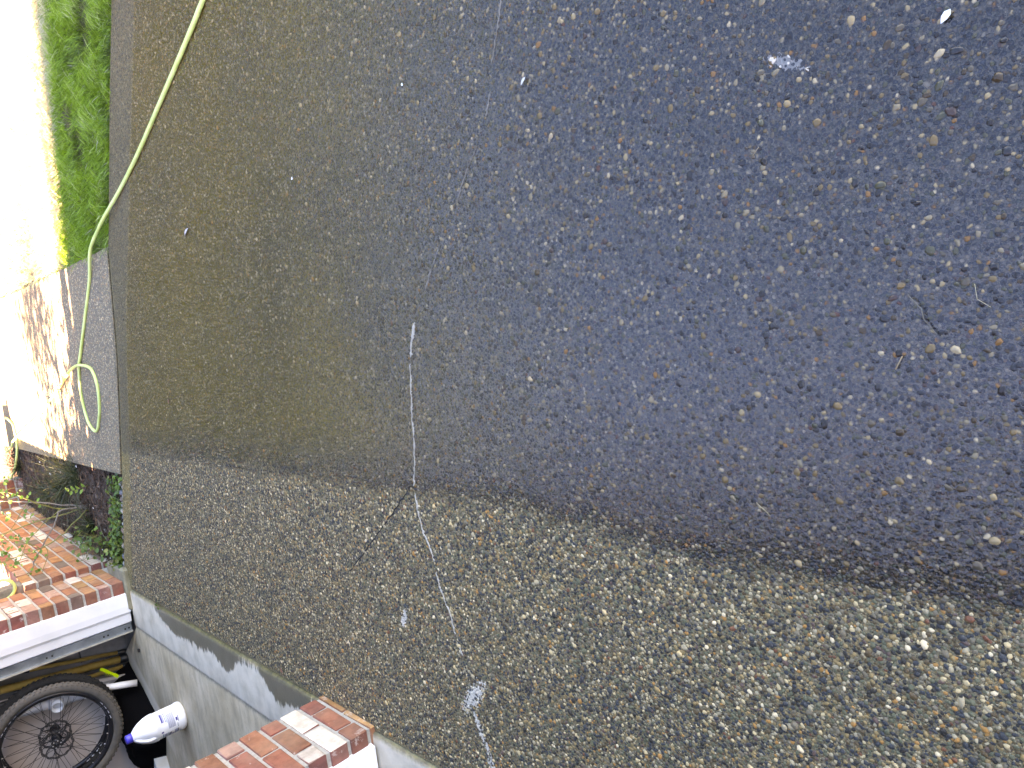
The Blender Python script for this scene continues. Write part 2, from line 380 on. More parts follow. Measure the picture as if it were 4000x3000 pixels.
o = poly_sheet('walkway', walk_poly, 0.003, .14, MAT['walk']); tag(o, kind='structure')
# muddy joint filler between driveway and walk
jf = [(2.10, 2.088), (1.786, 2.199), (1.47, 2.317), (1.136, 2.485), (.741, 2.70)]
jp = [(x, y - .004) for x, y in jf] + [(x, y + .030) for x, y in jf[::-1]]
o = poly_sheet('joint_filler', jp, -.006, .05, simple('joint_mud', (.12, .075, .03), .9, .3, 30, bump=.5)); tag(o, kind='structure')
# lawn bed and garden bed
lawn_poly = [(x, y + .006) for x, y in EDGE if x > 2.09][::-1]
lawn_poly = [(2.088, 2.11)] + lawn_poly + [(9, -1.5), (9, 11), (2.36, 11.0)] + [(x + .006, y) for x, y in WL[::-1][1:]][:-1]
o = poly_sheet('lawn', lawn_poly, -.025, .1, MAT['soil']); tag(o, kind='structure')
bed_poly = [(.748, 2.712), (.564, 2.826), (.268, 2.99), (.031, 3.125), (-.02, 3.15), (-.02, 7.6), (.778, 7.6), (.765, 4.794), (.752, 3.166)]
o = poly_sheet('garden_bed', bed_poly, -.03, .1, MAT['soil']); tag(o, kind='structure')
o = poly_sheet('porch_floor', [(-.04, 3.66), (-.04, 11), (-5.4, 11), (-5.4, 3.66)], -.012, .1, simple('porch_concrete', (.36, .35, .33), .85, .12, 12, bump=.3)); tag(o, kind='structure')

# garage floor: rounded rim, sloping apron, crease, level slab
ys = np.linspace(-4.0, 3.52, 96); prof = [(0.0, -.10), (.002, -.004), (.006, .006), (.016, .011), (.030, .012), (.13, .013), (.245, .015), (.259, .0125), (.266, .011), (.278, .0145), (.6, .016), (2.0, .018), (6.0, .03)]
V = []; F = []
for y in ys:
    for d, z in prof:
        yy = min(y, 3.028) if d < .34 else y
        wob = mnoise.noise(Vector((y * 14, d * 9, 0))) * .0022 if 0 < d < .3 else 0
        V.append((rim_x(yy) - d + wob, yy, gz(yy) + z))
n = len(prof)
for i in range(len(ys) - 1):
    for k in range(n - 1): F.append((i * n + k, i * n + k + 1, (i + 1) * n + k + 1, (i + 1) * n + k))
o = ob('garage_floor', mesh('garage_floor', V, F, MAT['slab'], True)); tag(o, kind='structure')

# ------------------------------------------------------------------ garage: piers of single bricks, trim, track, walls, roof
CS = .08105; BH = .067; BL = .1745; BD = .089; JT = .0125
_bm = {}
def brick_mesh(L, D, H, mk, var):
    key = (round(L, 4), round(D, 4), round(H, 4), mk, var)
    if key in _bm: return _bm[key]
    bm = bmesh.new(); add_box(bm, -D / 2, D / 2, -L / 2, L / 2, -H / 2, H / 2, .0035)
    rr = random.Random(hash(key) & 0xffff)
    for v in bm.verts: v.co += Vector((rr.uniform(-1, 1) * .0014, rr.uniform(-1, 1) * .002, rr.uniform(-1, 1) * .0016))
    me = bpy.data.meshes.new('brick'); bm.to_mesh(me); bm.free(); me.materials.append(MAT[mk]); _bm[key] = me; return me
def put_brick(parent, cx, cy, cz, L, D, H, mk, rz=0):
    o = bpy.data.objects.new('brick', brick_mesh(L, D, H, mk, random.randrange(5)))
    o.location = (cx + random.uniform(-.0012, .0012), cy, cz); o.rotation_euler = (random.uniform(-.006, .006), random.uniform(-.006, .006), rz + random.uniform(-.004, .004))
    return link(o, parent)
KEYS = {'r': 'brick_red', 'o': 'brick_orange', 'c': 'brick_cream', 'd': 'brick_dark', 'p': 'brick_pink'}
def rnd_key(wts='rrrroooppcd'): return KEYS[random.choice(wts)]
garage = empty('garage', (0, 1.5, 0)); tag(garage, 'red brick garage with white door trim at the driveway edge', 'garage')
def gpart(o):
    o.parent = garage; o.matrix_parent_inverse = Matrix.Translation((0, -1.5, 0)); return o
def pier(y0, W, zj, colours, ncourse, zlow):
    """brick pier; outer face at x = 0; alternating courses: all stretchers / header, stretchers, header; colours listed from the near corner"""
    dep = 2 * BD + JT
    core = box('brick_pier', -dep + .004, -.006, y0 + .006, y0 + W - .006, zlow, zj + CS * (ncourse - 1) - .01, MAT['mortar'], None)
    gpart(core)
    for k in range(ncourse):
        zc = zj + CS * (k - 1) + CS / 2
        ns = 2 if W < .45 else 3
        if k % 2 == 0:                                                   # stretchers on the outer face
            L = (W - (ns - 1) * JT) / ns; lens = [L] * ns
        else:
            hd = BD; L = (W - 2 * hd - ns * JT) / (ns - 1); lens = [hd] + [L] * (ns - 1) + [hd]
        y = y0; cl = colours[k] if k < len(colours) else ''
        for i, L in enumerate(lens):
            mk = KEYS[cl[i]] if i < len(cl) else rnd_key()
            D = BD if k % 2 == 0 or 0 < i < len(lens) - 1 else dep       # corner bricks of header courses run through
            put_brick(core, -D / 2, y + L / 2, zc, L, D, BH, mk)
            y += L + JT
        if k % 2 == 0:                                                   # inner bricks closing the ends
            for yy in (y0 + BD / 2, y0 + W - BD / 2): put_brick(core, -dep + BD / 2, yy, zc, BD, BD, BH, rnd_key('rrrop'))
    return core
pier(0.0, .377, .024, ['oo', 'rrr', 'cc', 'crr', 'rr', 'prp', 'cr', 'orc', 'rr', 'rco'], 27, -.12)
far_cols = ['roo'[::1] + '', 'poop', 'ooc', 'dopo', 'opd', 'oroo', 'pcoc', 'ccpo', 'ccr', 'orco']
pier(3.05, .55, .0755, far_cols, 27, -.13)
pier(-3.05, .377, .05, [], 27, -.12)
gpart(box('footing', -.2, .085, 3.01, 3.40, -.14, .002, MAT['footing'], None, .012))
# jamb trim: board, moulding and stop; full height
def jamb_trim(y, s, x0):
    """s = -1: faces -y (far jamb of a bay)"""
    prof = [(x0, .0), (x0 - .004, s * .022), (x0 - .085, s * .022), (x0 - .128, s * .018), (x0 - .134, s * .004), (x0 - .150, s * -.004), (x0 - .200, s * -.006), (x0 - .206, s * -.012), (x0 - .206, s * -.04), (x0, s * -.012)]
    zs = [gz(y) + .020, .5, 1.2, 2.12]; V = []; F = []
    for z in zs:
        for px, py in prof: V.append((px, y + py, z + (0 if z > .1 else -.004 * (px - x0) * 5)))
    m = len(prof)
    for i in range(len(zs) - 1):
        for k in range(m): F.append((i * m + k, i * m + (k + 1) % m, (i + 1) * m + (k + 1) % m, (i + 1) * m + k))
    F.append(tuple(range(m))); F.append(tuple(len(V) - m + k for k in range(m)))
    me = mesh('door_trim', V, F, MAT['white_paint']); bm = bmesh.new(); bm.from_mesh(me); bmesh.ops.recalc_face_normals(bm, faces=bm.faces[:]); bm.to_mesh(me); bm.free()
    return gpart(ob('door_trim', me))
jamb_trim(3.05, -1, -.082)
jamb_trim(.0, -1, -.057)
# door track beside the far jamb
def track(y, x):
    V = []; F = []
    prof = [(x, y + .004), (x - .047, y + .012), (x - .052, y - .004), (x - .056, y - .004), (x - .058, y + .03), (x, y + .03)]
    for z in (gz(y) + .03, .6, 2.1):
        for a, b_ in prof: V.append((a, b_, z))
    m = len(prof)
    for i in range(2):
        for k in range(m): F.append((i * m + k, i * m + (k + 1) % m, (i + 1) * m + (k + 1) % m, (i + 1) * m + k))
    F.append(tuple(range(m)))
    t = gpart(ob('door_track', mesh('door_track', V, F, MAT['galv'])))
    lip = box('track_lip', x - .060, x - .050, y - .007, y - .0035, gz(y) + .03, 2.1, MAT['galv_lip'], t)
    for z in (.012, .035, .14, .165, .46, .49):
        box('bolt_hole', x - .034, x - .024, y + .0035, y + .0075, z, z + .009, MAT['hole'], t)
    return t
track(3.048, -.292)
# walls, header, roof
gpart(box('side_wall', -6.0, -.20, 3.56, 3.64, -.2, 2.5, MAT['plaster']))
gpart(box('back_wall', -6.08, -6.0, -3.3, 3.64, -.2, 2.5, MAT['plaster']))
gpart(box('near_side_wall', -6.0, -.2, -3.05, -2.98, -.2, 2.5, MAT['plaster']))
gpart(box('door_header', -.19, -.004, -2.67, 3.6, 2.13, 2.5, MAT['white_paint']))
shing = simple('roof_shingle', (.09, .085, .08), .9, .25, 20, bump=.5)
gpart(box('roof', -6.1, .03, -3.3, 3.61, 2.5, 2.58, shing))
# concrete upstand that shows behind the track, with the door sensor on it
wallc = simple('grey_block', (.20, .195, .20), .9, .2, 20, bump=.4)
gpart(box('inner_upstand', -.60, -.36, 3.50, 3.56, -.05, .24, wallc))
# ------------------------------------------------------------------ low brick wall beyond the garage
LWA = .045
wall = empty('low_brick_wall', (.04, 3.6, 0)); wall.rotation_euler = (0, 0, -math.atan(LWA)); tag(wall, 'low mixed red and cream brick wall behind the garden bed', 'wall')
box('mortar_core', -.20, -.007, .005, 3.0, -.2, .455, MAT['mortar'], wall)
for k in range(-1, 6):
    zc = .227 - 3 * CS + CS * k + CS / 2; y = 0.0; first = True
    while y < 3.0:
        L = BD if (first and k % 2) else BL
        mk = rnd_key('rrooooooooppccd')
        put_brick(wall, -BD / 2, y + L / 2, zc, L, BD, BH, mk); y += L + JT; first = False
    put_brick(wall, -BD - JT - BD / 2 + .01, BD / 2, zc, BD, BD, BH, rnd_key('rrro'))
    first = True; y = 0.0
# second, prouder stretch of wall at the far end
wall2 = empty('brick_return', (.16, 6.62, 0)); tag(wall2, 'short sunlit brick return at the far end of the garden bed', 'wall')
box('mortar_core', -.18, .28, .007, .36, -.2, .50, MAT['mortar'], wall2)
for k in range(-1, 7):
    zc = .02 + CS * k
    for i in range(3):
        Lx = .145; put_brick(wall2, -.18 + .0725 + i * .157, BD / 2, zc, Lx, BD, BH, rnd_key('rrroop'), math.pi / 2 if False else 0) if False else None
    x = -.18 + (0 if k % 2 else -.08)
    while x < .27:
        a = max(x, -.18); e_ = min(x + BL, .285)
        if e_ - a > .03: put_brick(wall2, (a + e_) / 2, BD / 2, zc, BD, e_ - a, BH, rnd_key('rrroopc'))
        x += BL + JT
# weathered post standing on the low wall
o = box('wooden_post', -.10, .036, 3.66, 3.80, .455, 2.4, MAT['wood_grey'], None, .006); tag(o, 'weathered grey wooden post standing on the low brick wall', 'post')

# ------------------------------------------------------------------ unseen house added behind the garage, its roof shaped to throw the big shadow
house = empty('house', (-9.5, 0, 0)); tag(house, 'unseen gabled house added behind the garage to shade the driveway', 'house')
hx0, hx1, hy0, hy1, he, rp, xr = -5.8, -11.8, -9.0, 4.95, 4.76, 1.316, -8.8
siding = simple('siding', (.45, .43, .39), .8, .1, 5)
hr = he + (hx0 - xr) * rp
V = [(-6.2, hy0 + .3, -.3), (-11.4, hy0 + .3, -.3), (-11.4, hy1 - .3, -.3), (-6.2, hy1 - .3, -.3)]
V += [(-6.2, hy0 + .3, he + .25), (-11.4, hy0 + .3, he + .25), (-11.4, hy1 - .3, he + .25), (-6.2, hy1 - .3, he + .25), (xr, hy0 + .3, hr - .15), (xr, hy1 - .3, hr - .15)]
F = [(0, 3, 7, 4), (1, 0, 4, 8, 5), (2, 1, 5, 6), (3, 2, 6, 9, 7)]
o = ob('wall', mesh('wall', [(a + 9.5, b_, c) for a, b_, c in V], F, siding), house)
V = []
for y in (hy0, hy1):
    V += [(hx0 + 9.5, y, he), (xr + 9.5, y, hr), (hx1 + 9.5, y, he), (hx0 + 9.5, y, he + .14), (xr + 9.5, y, hr + .16), (hx1 + 9.5, y, he + .14)]
F = [(0, 1, 7, 6), (1, 2, 8, 7), (3, 9, 10, 4), (4, 10, 11, 5), (0, 6, 9, 3), (2, 5, 11, 8), (0, 3, 4, 1), (1, 4, 5, 2), (6, 7, 10, 9), (7, 8, 11, 10)]
ob('roof', mesh('roof', V, F, shing), house)

# ------------------------------------------------------------------ pebbles of the exposed aggregate (instanced)
def pebble_points():
    pts = []
    def grid(x0, x1, y0, y1, step, keep):
        nx = int((x1 - x0) / step); ny = int((y1 - y0) / (step * .866))
        I, J = np.meshgrid(np.arange(nx), np.arange(ny)); X = x0 + (I + .5 * (J % 2)) * step; Y = y0 + J * step * .866
        X = X + rng.uniform(-.32, .32, X.shape) * step; Y = Y + rng.uniform(-.32, .32, X.shape) * step
        m = rng.random(X.shape) < keep; return X[m], Y[m]
    inv = np.array(cam.matrix_world.inverted())
    def visible(X, Y, pad=.22):
        P = np.stack([X, Y, -SL * Y, np.ones_like(X)]); c = inv @ P
        u = c[0] / -c[2] * cd.lens / 36; v = c[1] / -c[2] * cd.lens / 36
        return (c[2] < 0) & (abs(u) < .5 + pad) & (abs(v) < .375 + pad)
    def dist(X, Y): return np.sqrt((X - CAM.x) ** 2 + (Y - CAM.y) ** 2 + CAM.z ** 2)
    out = []
    X, Y = grid(-.2, 3.7, -2.5, 3.1, .0090, .90); m = visible(X, Y); X, Y = X[m], Y[m]
    big = rng.random(len(X)); r = np.where(big < .72, rng.uniform(.0029, .0042, len(X)), np.where(big < .97, rng.uniform(.0041, .0054, len(X)), rng.uniform(.0055, .0080, len(X))))
    occ = {}
    out.append((X, Y, r))
    cell = .012
    gx = np.floor(X / cell).astype(int); gy = np.floor(Y / cell).astype(int)
    for a, b_, i in zip(gx, gy, range(len(X))): occ.setdefault((a, b_), []).append(i)
    X2, Y2 = grid(-.2, 3.7, -2.5, 3.1, .0052, .85); m = visible(X2, Y2) & (dist(X2, Y2) < 1.95); X2, Y2 = X2[m], Y2[m]
    ok = np.ones(len(X2), bool); gx2 = np.floor(X2 / cell).astype(int); gy2 = np.floor(Y2 / cell).astype(int)
    for q in range(len(X2)):
        for a in (-1, 0, 1):
            for b_ in (-1, 0, 1):
                for i in occ.get((gx2[q] + a, gy2[q] + b_), ()):
                    if (X[i] - X2[q]) ** 2 + (Y[i] - Y2[q]) ** 2 < (r[i] * .95 + .0017) ** 2: ok[q] = False; break
                if not ok[q]: break
            if not ok[q]: break
    out.append((X2[ok], Y2[ok], rng.uniform(.0017, .0026, ok.sum())))
    X, Y, r = (np.concatenate(k) for k in zip(*out))
    m = inside(drive_poly, X, Y) & inside(drive_poly, X - .012, Y) & inside(drive_poly, X, Y + .012)
    m &= ~((X < .005) & (Y > -.005) & (Y < .382))
    Xw, Yw = grid(.7, 2.2, 2.05, 4.6, .0115, .9); mw = inside(walk_poly, Xw, Yw) & inside(walk_poly, Xw, Yw - .012) & inside(walk_poly, Xw - .01, Yw) & visible(Xw, Yw); Xw, Yw = Xw[mw], Yw[mw]
    return np.concatenate([X[m], Xw]), np.concatenate([Y[m], Yw]), np.concatenate([r[m], rng.uniform(.0036, .0056, len(Xw))])
X, Y, r = pebble_points(); N = len(X)
me = bpy.data.meshes.new('pebbles'); me.vertices.add(N)
sink = rng.uniform(-.15, .35, N)
onwalk = inside(walk_poly, X, Y)
co = np.stack([X, Y, -SL * Y - r * .10 + r * .25 * sink + .003 * onwalk], 1)
me.vertices.foreach_set('co', co.ravel())
def attr(name, typ, dat, key):
    a = me.attributes.new(name, typ, 'POINT'); a.data.foreach_set(key, np.asarray(dat, dtype=np.float32).ravel())
attr('pc', 'FLOAT', rng.random(N), 'value')
attr('rot', 'FLOAT_VECTOR', np.stack([rng.normal(0, .16, N), rng.normal(0, .16, N), rng.uniform(0, 6.283, N)], 1), 'vector')
asp = rng.uniform(.78, 1.32, N); attr('scl', 'FLOAT_VECTOR', np.stack([r * asp, r / np.sqrt(asp), r * rng.uniform(.5, .72, N)], 1), 'vector')
attr('pick', 'INT', [0], 'value') if False else None
pk = me.attributes.new('pick', 'INT', 'POINT'); pk.data.foreach_set('value', rng.integers(0, 4, N).astype(np.int32))
peb = ob('pebbles', me); tag(peb, 'rounded multicoloured pebbles set in the driveway concrete', 'pebbles', kind='stuff')
ng = bpy.data.node_groups.new('pebble_scatter', 'GeometryNodeTree')
ng.interface.new_socket('Geometry', in_out='INPUT', socket_type='NodeSocketGeometry'); ng.interface.new_socket('Geometry', in_out='OUTPUT', socket_type='NodeSocketGeometry')
N_ = ng.nodes; L_ = ng.links
gi = N_.new('NodeGroupInput'); go = N_.new('NodeGroupOutput'); iop = N_.new('GeometryNodeInstanceOnPoints'); g2i = N_.new('GeometryNodeGeometryToInstance')
for k in range(4):
    ico = N_.new('GeometryNodeMeshIcoSphere'); ico.inputs['Radius'].default_value = 1.0; ico.inputs['Subdivisions'].default_value = 2
    sp = N_.new('GeometryNodeSetPosition'); nz = N_.new('ShaderNodeTexNoise'); nz.noise_dimensions = '4D'; nz.inputs['W'].default_value = k * 7.3 + 1; nz.inputs['Scale'].default_value = 1.1; nz.inputs['Detail'].default_value = 1.0
    vm = N_.new('ShaderNodeVectorMath'); vm.operation = 'SUBTRACT'; vm.inputs[1].default_value = (.5, .5, .5)
    vs = N_.new('ShaderNodeVectorMath'); vs.operation = 'SCALE'; vs.inputs['Scale'].default_value = 1.1
    L_.new(nz.outputs['Color'], vm.inputs[0]); L_.new(vm.outputs[0], vs.inputs[0]); L_.new(ico.outputs[0], sp.inputs['Geometry']); L_.new(vs.outputs[0], sp.inputs['Offset'])
    ss = N_.new('GeometryNodeSetShadeSmooth'); L_.new(sp.outputs[0], ss.inputs[0])
    smt = N_.new('GeometryNodeSetMaterial'); smt.inputs['Material'].default_value = MAT['pebble']; L_.new(ss.outputs[0], smt.inputs[0])
    L_.new(smt.outputs[0], g2i.inputs[0])
def named(n, t):
    q = N_.new('GeometryNodeInputNamedAttribute'); q.data_type = t; q.inputs['Name'].default_value = n; return q.outputs[0]
iop.inputs['Pick Instance'].default_value = True
L_.new(gi.outputs[0], iop.inputs['Points']); L_.new(g2i.outputs[0], iop.inputs['Instance'])
L_.new(named('pick', 'INT'), iop.inputs['Instance Index'])
e2r = N_.new('FunctionNodeEulerToRotation'); L_.new(named('rot', 'FLOAT_VECTOR'), e2r.inputs[0]); L_.new(e2r.outputs[0], iop.inputs['Rotation'])
L_.new(named('scl', 'FLOAT_VECTOR'), iop.inputs['Scale']); L_.new(iop.outputs[0], go.inputs[0])
md = peb.modifiers.new('scatter', 'NODES'); md.node_group = ng

# ------------------------------------------------------------------ thin film of hose water standing between the pebbles
def mat_water():
    b = NB('hose_water'); P = b.pos()
    fr = b.n('ShaderNodeFresnel'); fr.inputs['IOR'].default_value = 1.64
    gl = b.n('ShaderNodeBsdfGlossy'); gl.inputs['Roughness'].default_value = 0.10
    bp = b.n('ShaderNodeBump'); bp.inputs['Strength'].default_value = .8; bp.inputs['Distance'].default_value = .003; b.put(bp.inputs['Height'], b.noise(P, 90, 3))
    b.put(gl.inputs['Normal'], bp.outputs[0]); b.put(fr.inputs['Normal'], bp.outputs[0])
    tr = b.n('ShaderNodeBsdfTransparent'); tr.inputs[0].default_value = (.93, .95, .97, 1)
    mx = b.n('ShaderNodeMixShader'); b.put(mx.inputs[0], fr.outputs[0]); b.t.links.new(tr.outputs[0], mx.inputs[1]); b.t.links.new(gl.outputs[0], mx.inputs[2])
    b.t.links.new(mx.outputs[0], b.out.inputs[0]); return b.m
def film_height(x, y):
    n = mnoise.noise(Vector((x * 1.7, y * 1.7, 3))) * .0003 + mnoise.noise(Vector((x * 11, y * 11, 8))) * .0003 + mnoise.noise(Vector((x * 33, y * 33, 5))) * .0003
    edge = .885 - .055 * min(1, max(0, (-.9 - y) / .6)) + .02 * mnoise.noise(Vector((x * 8, y * 8, 1)))
    t = min(1, max(0, (1.2 - y) / 3.0)); h = max(.0002, .0003 + .0014 * t ** .9 + n)
    return -.0012 + (.0012 + h) * min(1, max(0, (x - edge) / .07)) * min(1, max(0, (2.585 - .486 * x - .874 * y - .16 * max(0, x - 1.7)) / .02))
gx = np.arange(.80, 3.3, .015); gy = np.arange(-2.5, 2.5, .015); V = []; F = []; W_ = len(gy)
for x in gx:
    for y in gy: V.append((x, y, gz(y) + film_height(x, y)))
for i in range(len(gx) - 1):
    for j in range(W_ - 1): F.append((i * W_ + j, (i + 1) * W_ + j, (i + 1) * W_ + j + 1, i * W_ + j + 1))
o = ob('water_film', mesh('water_film', V, F, mat_water(), True)); tag(o, kind='structure')
# ------------------------------------------------------------------ blades, leaves and shreds as joined stuff
def blade_mesh(name, base, dirs, length, width, bend, mat, rnd, seg=3):
    """many tapering blades; base (n,3), dirs (n,3) initial direction, bend (n,3) added towards the tip"""
    n = len(base); side = np.cross(dirs, np.array([0, 0, 1.0])); nn = np.linalg.norm(side, axis=1, keepdims=True); side = np.where(nn > 1e-4, side / np.maximum(nn, 1e-4), np.array([1.0, 0, 0]))
    a = rng.uniform(0, 6.283, n); d2 = np.cross(dirs, side); side = side * np.cos(a)[:, None] + d2 * np.sin(a)[:, None]
    cols = []
    for s in range(seg + 1):
        t = s / seg; c = base + dirs * (length * t)[:, None] + bend * (t * t)
        wd = (width * (1 - t ** 1.6))[:, None] * .5
        if s < seg: cols += [c - side * wd, c + side * wd]
        else: cols += [c]
    V = np.stack(cols, 1); k = V.shape[1]
    co = V.reshape(-1, 3); quads = []; base_i = (np.arange(n) * k)[:, None]
    faces = []
    for s in range(seg - 1): faces.append(base_i + np.array([2 * s, 2 * s + 1, 2 * s + 3, 2 * s + 2]))
    q = np.stack(faces, 1).reshape(-1, 4); tri = base_i + np.array([2 * seg - 2, 2 * seg - 1, 2 * seg])
    me = bpy.data.meshes.new(name); me.vertices.add(len(co)); me.vertices.foreach_set('co', co.ravel())
    nl = q.size + tri.size; me.loops.add(nl); me.loops.foreach_set('vertex_index', np.concatenate([q.ravel(), tri.ravel()]).astype(np.int32))
    np_ = len(q) + len(tri); me.polygons.add(np_)
    me.polygons.foreach_set('loop_start', np.concatenate([np.arange(len(q)) * 4, q.size + np.arange(len(tri)) * 3]).astype(np.int32))
    me.update(calc_edges=True); me.validate()
    at = me.attributes.new('rnd', 'FLOAT', 'POINT'); at.data.foreach_set('value', np.repeat(rnd, k).astype(np.float32))
    me.materials.append(mat); return me
def leaf_geo(V, F, R, c, nrm, size, up=None, aspect=.75, rnd=None):
    nrm = Vector(nrm).normalized(); u = nrm.orthogonal().normalized() if up is None else (Vector(up) - nrm * Vector(up).dot(nrm)).normalized()
    if up is None: u = Matrix.Rotation(random.uniform(0, 6.28), 3, nrm) @ u
    v = nrm.cross(u); c = Vector(c); i = len(V); s = size
    pr = [(0, 0, 0), (.28, .42, .06), (.62, .40, .05), (1, 0, -.08), (.62, -.40, .05), (.28, -.42, .06), (.5, 0, -.03)]
    V += [c + u * a * s + v * b_ * s * aspect + nrm * h * s for a, b_, h in pr]
    F += [(i, i + 6, i + 1), (i + 1, i + 6, i + 2), (i + 2, i + 6, i + 3), (i + 3, i + 6, i + 4), (i + 4, i + 6, i + 5), (i + 5, i + 6, i)]
    R += [random.random() if rnd is None else rnd] * 7
def leaves_obj(name, V, F, R, mat, parent=None):
    me = mesh(name, V, F, mat, True); at = me.attributes.new('rnd', 'FLOAT', 'POINT'); at.data.foreach_set('value', np.array(R, np.float32)); return ob(name, me, parent)

# grass
def grass():
    n = 170000; X = rng.uniform(2.08, 4.6, n); Y = rng.uniform(.2, 6.2, n)
    m = inside(lawn_poly, X, Y)
    den = np.clip(1.25 - .28 * (Y - 1.3), .22, 1.0); m &= rng.random(n) < den
    bare = [(3.215, 1.80, .24, .12), (2.885, 2.46, .12, .13), (2.68, 2.31, .16, .10), (3.13, 2.19, .06, .05), (2.16, 2.34, .05, .10)]
    for bx, by, rx, ry in bare:
        q = ((X - bx) * .87 - (Y - by) * .49) / rx; p = ((X - bx) * .49 + (Y - by) * .87) / ry
        m &= ~((q * q + p * p < rng.uniform(.5, 1.15, n)) & (rng.random(n) < .93))
    X, Y = X[m], Y[m]; n = len(X)
    clump = np.array([mnoise.noise(Vector((a * 5, b_ * 5, 1))) for a, b_ in zip(X, Y)]); cl2 = np.array([mnoise.noise(Vector((a * 14, b_ * 14, 5))) for a, b_ in zip(X, Y)])
    L = np.clip(.070 + .028 * clump + .024 * cl2 + rng.normal(0, .014, n), .02, .14)
    ang = rng.uniform(0, 6.283, n) * .55 + clump * 3.2 + 2.2; lean = np.abs(rng.normal(.34, .22, n)) + .08
    D = np.stack([np.cos(ang) * lean, np.sin(ang) * lean, np.ones(n)], 1); D /= np.linalg.norm(D, axis=1, keepdims=True)
    bend = np.stack([np.cos(ang) * L * .55, np.sin(ang) * L * .55, -L * rng.uniform(.1, .45, n)], 1)
    base = np.stack([X, Y, -SL * Y - .025], 1)
    rn = np.clip(.42 + .40 * clump + rng.normal(0, .30, n), 0, .97); rn[rng.random(n) < .015] = 1; far = np.clip((Y + .577 * X - 4.36) / .15, 0, 1); rn[rng.random(n) < .85 * far] = 1  # mostly pale blades past the shadow edge: sun glare put into their colour
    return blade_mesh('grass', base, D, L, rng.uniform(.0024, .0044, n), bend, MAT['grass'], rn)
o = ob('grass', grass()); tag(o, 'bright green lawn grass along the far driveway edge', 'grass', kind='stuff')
# crumbs of soil and clippings along the lawn edge are left to the soil sheet

# mulch shreds
def mulch():
    n = 12000; X = rng.uniform(-.02, .79, n); Y = rng.uniform(2.7, 7.3, n); m = inside(bed_poly, X, Y) & (rng.random(n) < np.clip(1.5 - .25 * (Y - 2.7), .3, 1)); X, Y = X[m], Y[m]; n = len(X)
    hump = np.array([mnoise.noise(Vector((a * 4, b_ * 4, 2))) for a, b_ in zip(X, Y)]) * .02
    a = rng.uniform(0, 6.283, n); el = rng.normal(.1, .3, n)
    D = np.stack([np.cos(a) * np.cos(el), np.sin(a) * np.cos(el), np.sin(el)], 1); L = rng.uniform(.02, .06, n)
    base = np.stack([X, Y, -SL * Y - .026 + hump + rng.uniform(.0, .018, n)], 1) - D * (L / 2)[:, None]
    return blade_mesh('mulch', base, D, L, rng.uniform(.004, .011, n), rng.normal(0, .004, (n, 3)), MAT['mulch'], rng.random(n) ** 1.3, 2)
o = ob('mulch', mulch()); tag(o, 'dark brown shredded bark mulch covering the garden bed', 'mulch', kind='stuff')

# creeping ground cover along the bed's driveway edge
V, F, R = [], [], []
strip = [(.74, 2.725), (.60, 2.81), (.268, 2.995), (.06, 3.12), (.05, 3.30), (.23, 3.24), (.50, 3.05), (.72, 3.02)]
cnt = 0
while cnt < 620:
    x, y = random.uniform(.0, .76), random.uniform(2.7, 3.35)
    if not inside(strip, np.array(x), np.array(y)): continue
    dn = 1.0 if x < .55 else .45
    if random.random() > dn: continue
    z = gz(y) - .02 + abs(random.gauss(.018, .018)) + .02 * max(0, .5 - abs(x - .25))
    leaf_geo(V, F, R, (x, y, z), (random.gauss(0, .5), random.gauss(-.15, .5), 1), random.uniform(.018, .036), aspect=1.05); cnt += 1
o = leaves_obj('ground_cover', V, F, R, MAT['ivy']); tag(o, 'round leaved green creeper between mulch bed and driveway', 'ground cover', kind='stuff')
V, F, R = [], [], []
for _ in range(95):
    a = random.gauss(0, 1); x = .20 + random.gauss(0, .055); y = 3.62 + random.gauss(0, .19); z = gz(y) + random.uniform(.0, .17)
    leaf_geo(V, F, R, (x, y, z), (random.gauss(.2, .5), random.gauss(-.4, .5), 1), random.uniform(.022, .042), aspect=1.0)
o = empty('creeping_plant', (.2, 3.62, gz(3.6))); tag(o, 'leafy green creeper climbing against the low brick wall', 'plant')
lv = leaves_obj('foliage', [Vector(v) - Vector((.2, 3.62, gz(3.6))) for v in V], F, R, MAT['ivy'], o)
st = []
for k in range(5):
    st = [Vector((random.gauss(0, .03), random.gauss(0, .08), -.02))]
    for j in range(4): st.append(st[-1] + Vector((random.gauss(0, .02), random.gauss(.0, .05), .045)))
    tube('stem', st, .0022, MAT['cane'], o, 5)

# round stones along the joint between bed and driveway
stone_m = [simple('stone_%d' % i, c, .7, .2, 25, bump=.3, bd=.002) for i, c in enumerate([(.25, .23, .20), (.36, .31, .24), (.13, .14, .15), (.42, .40, .36), (.22, .15, .11)])]
def stone(x, y, s, i):
    bm = bmesh.new(); bmesh.ops.create_icosphere(bm, subdivisions=2, radius=1)
    for v in bm.verts:
        v.co *= 1 + .28 * mnoise.noise(v.co * 1.3 + Vector((i * 5.1, 0, 0))); v.co = Vector((v.co.x * s * 1.25, v.co.y * s * .9, v.co.z * s * .7))
    o = bm_obj('edge_stone', bm, stone_m[i % 5], None, True, (x, y, gz(y) + s * .25 - .012)); o.rotation_euler = (0, 0, random.uniform(0, 3)); return o
for i, (x, y, s) in enumerate([(.683, 2.80, .018), (.661, 2.765, .014), (.623, 2.815, .022), (.60, 2.79, .014), (.575, 2.85, .016), (.54, 2.845, .017), (.495, 2.875, .020), (.45, 2.90, .013),
                               (.40, 2.925, .015), (.35, 2.95, .021), (.30, 2.985, .014), (.24, 3.02, .018), (.16, 3.06, .020), (.10, 3.10, .015), (.04, 3.13, .012)]):
    tag(stone(x, y, s, i), 'small rounded stone lying between the creeper and the driveway edge', 'stone', 'stones along the bed edge')

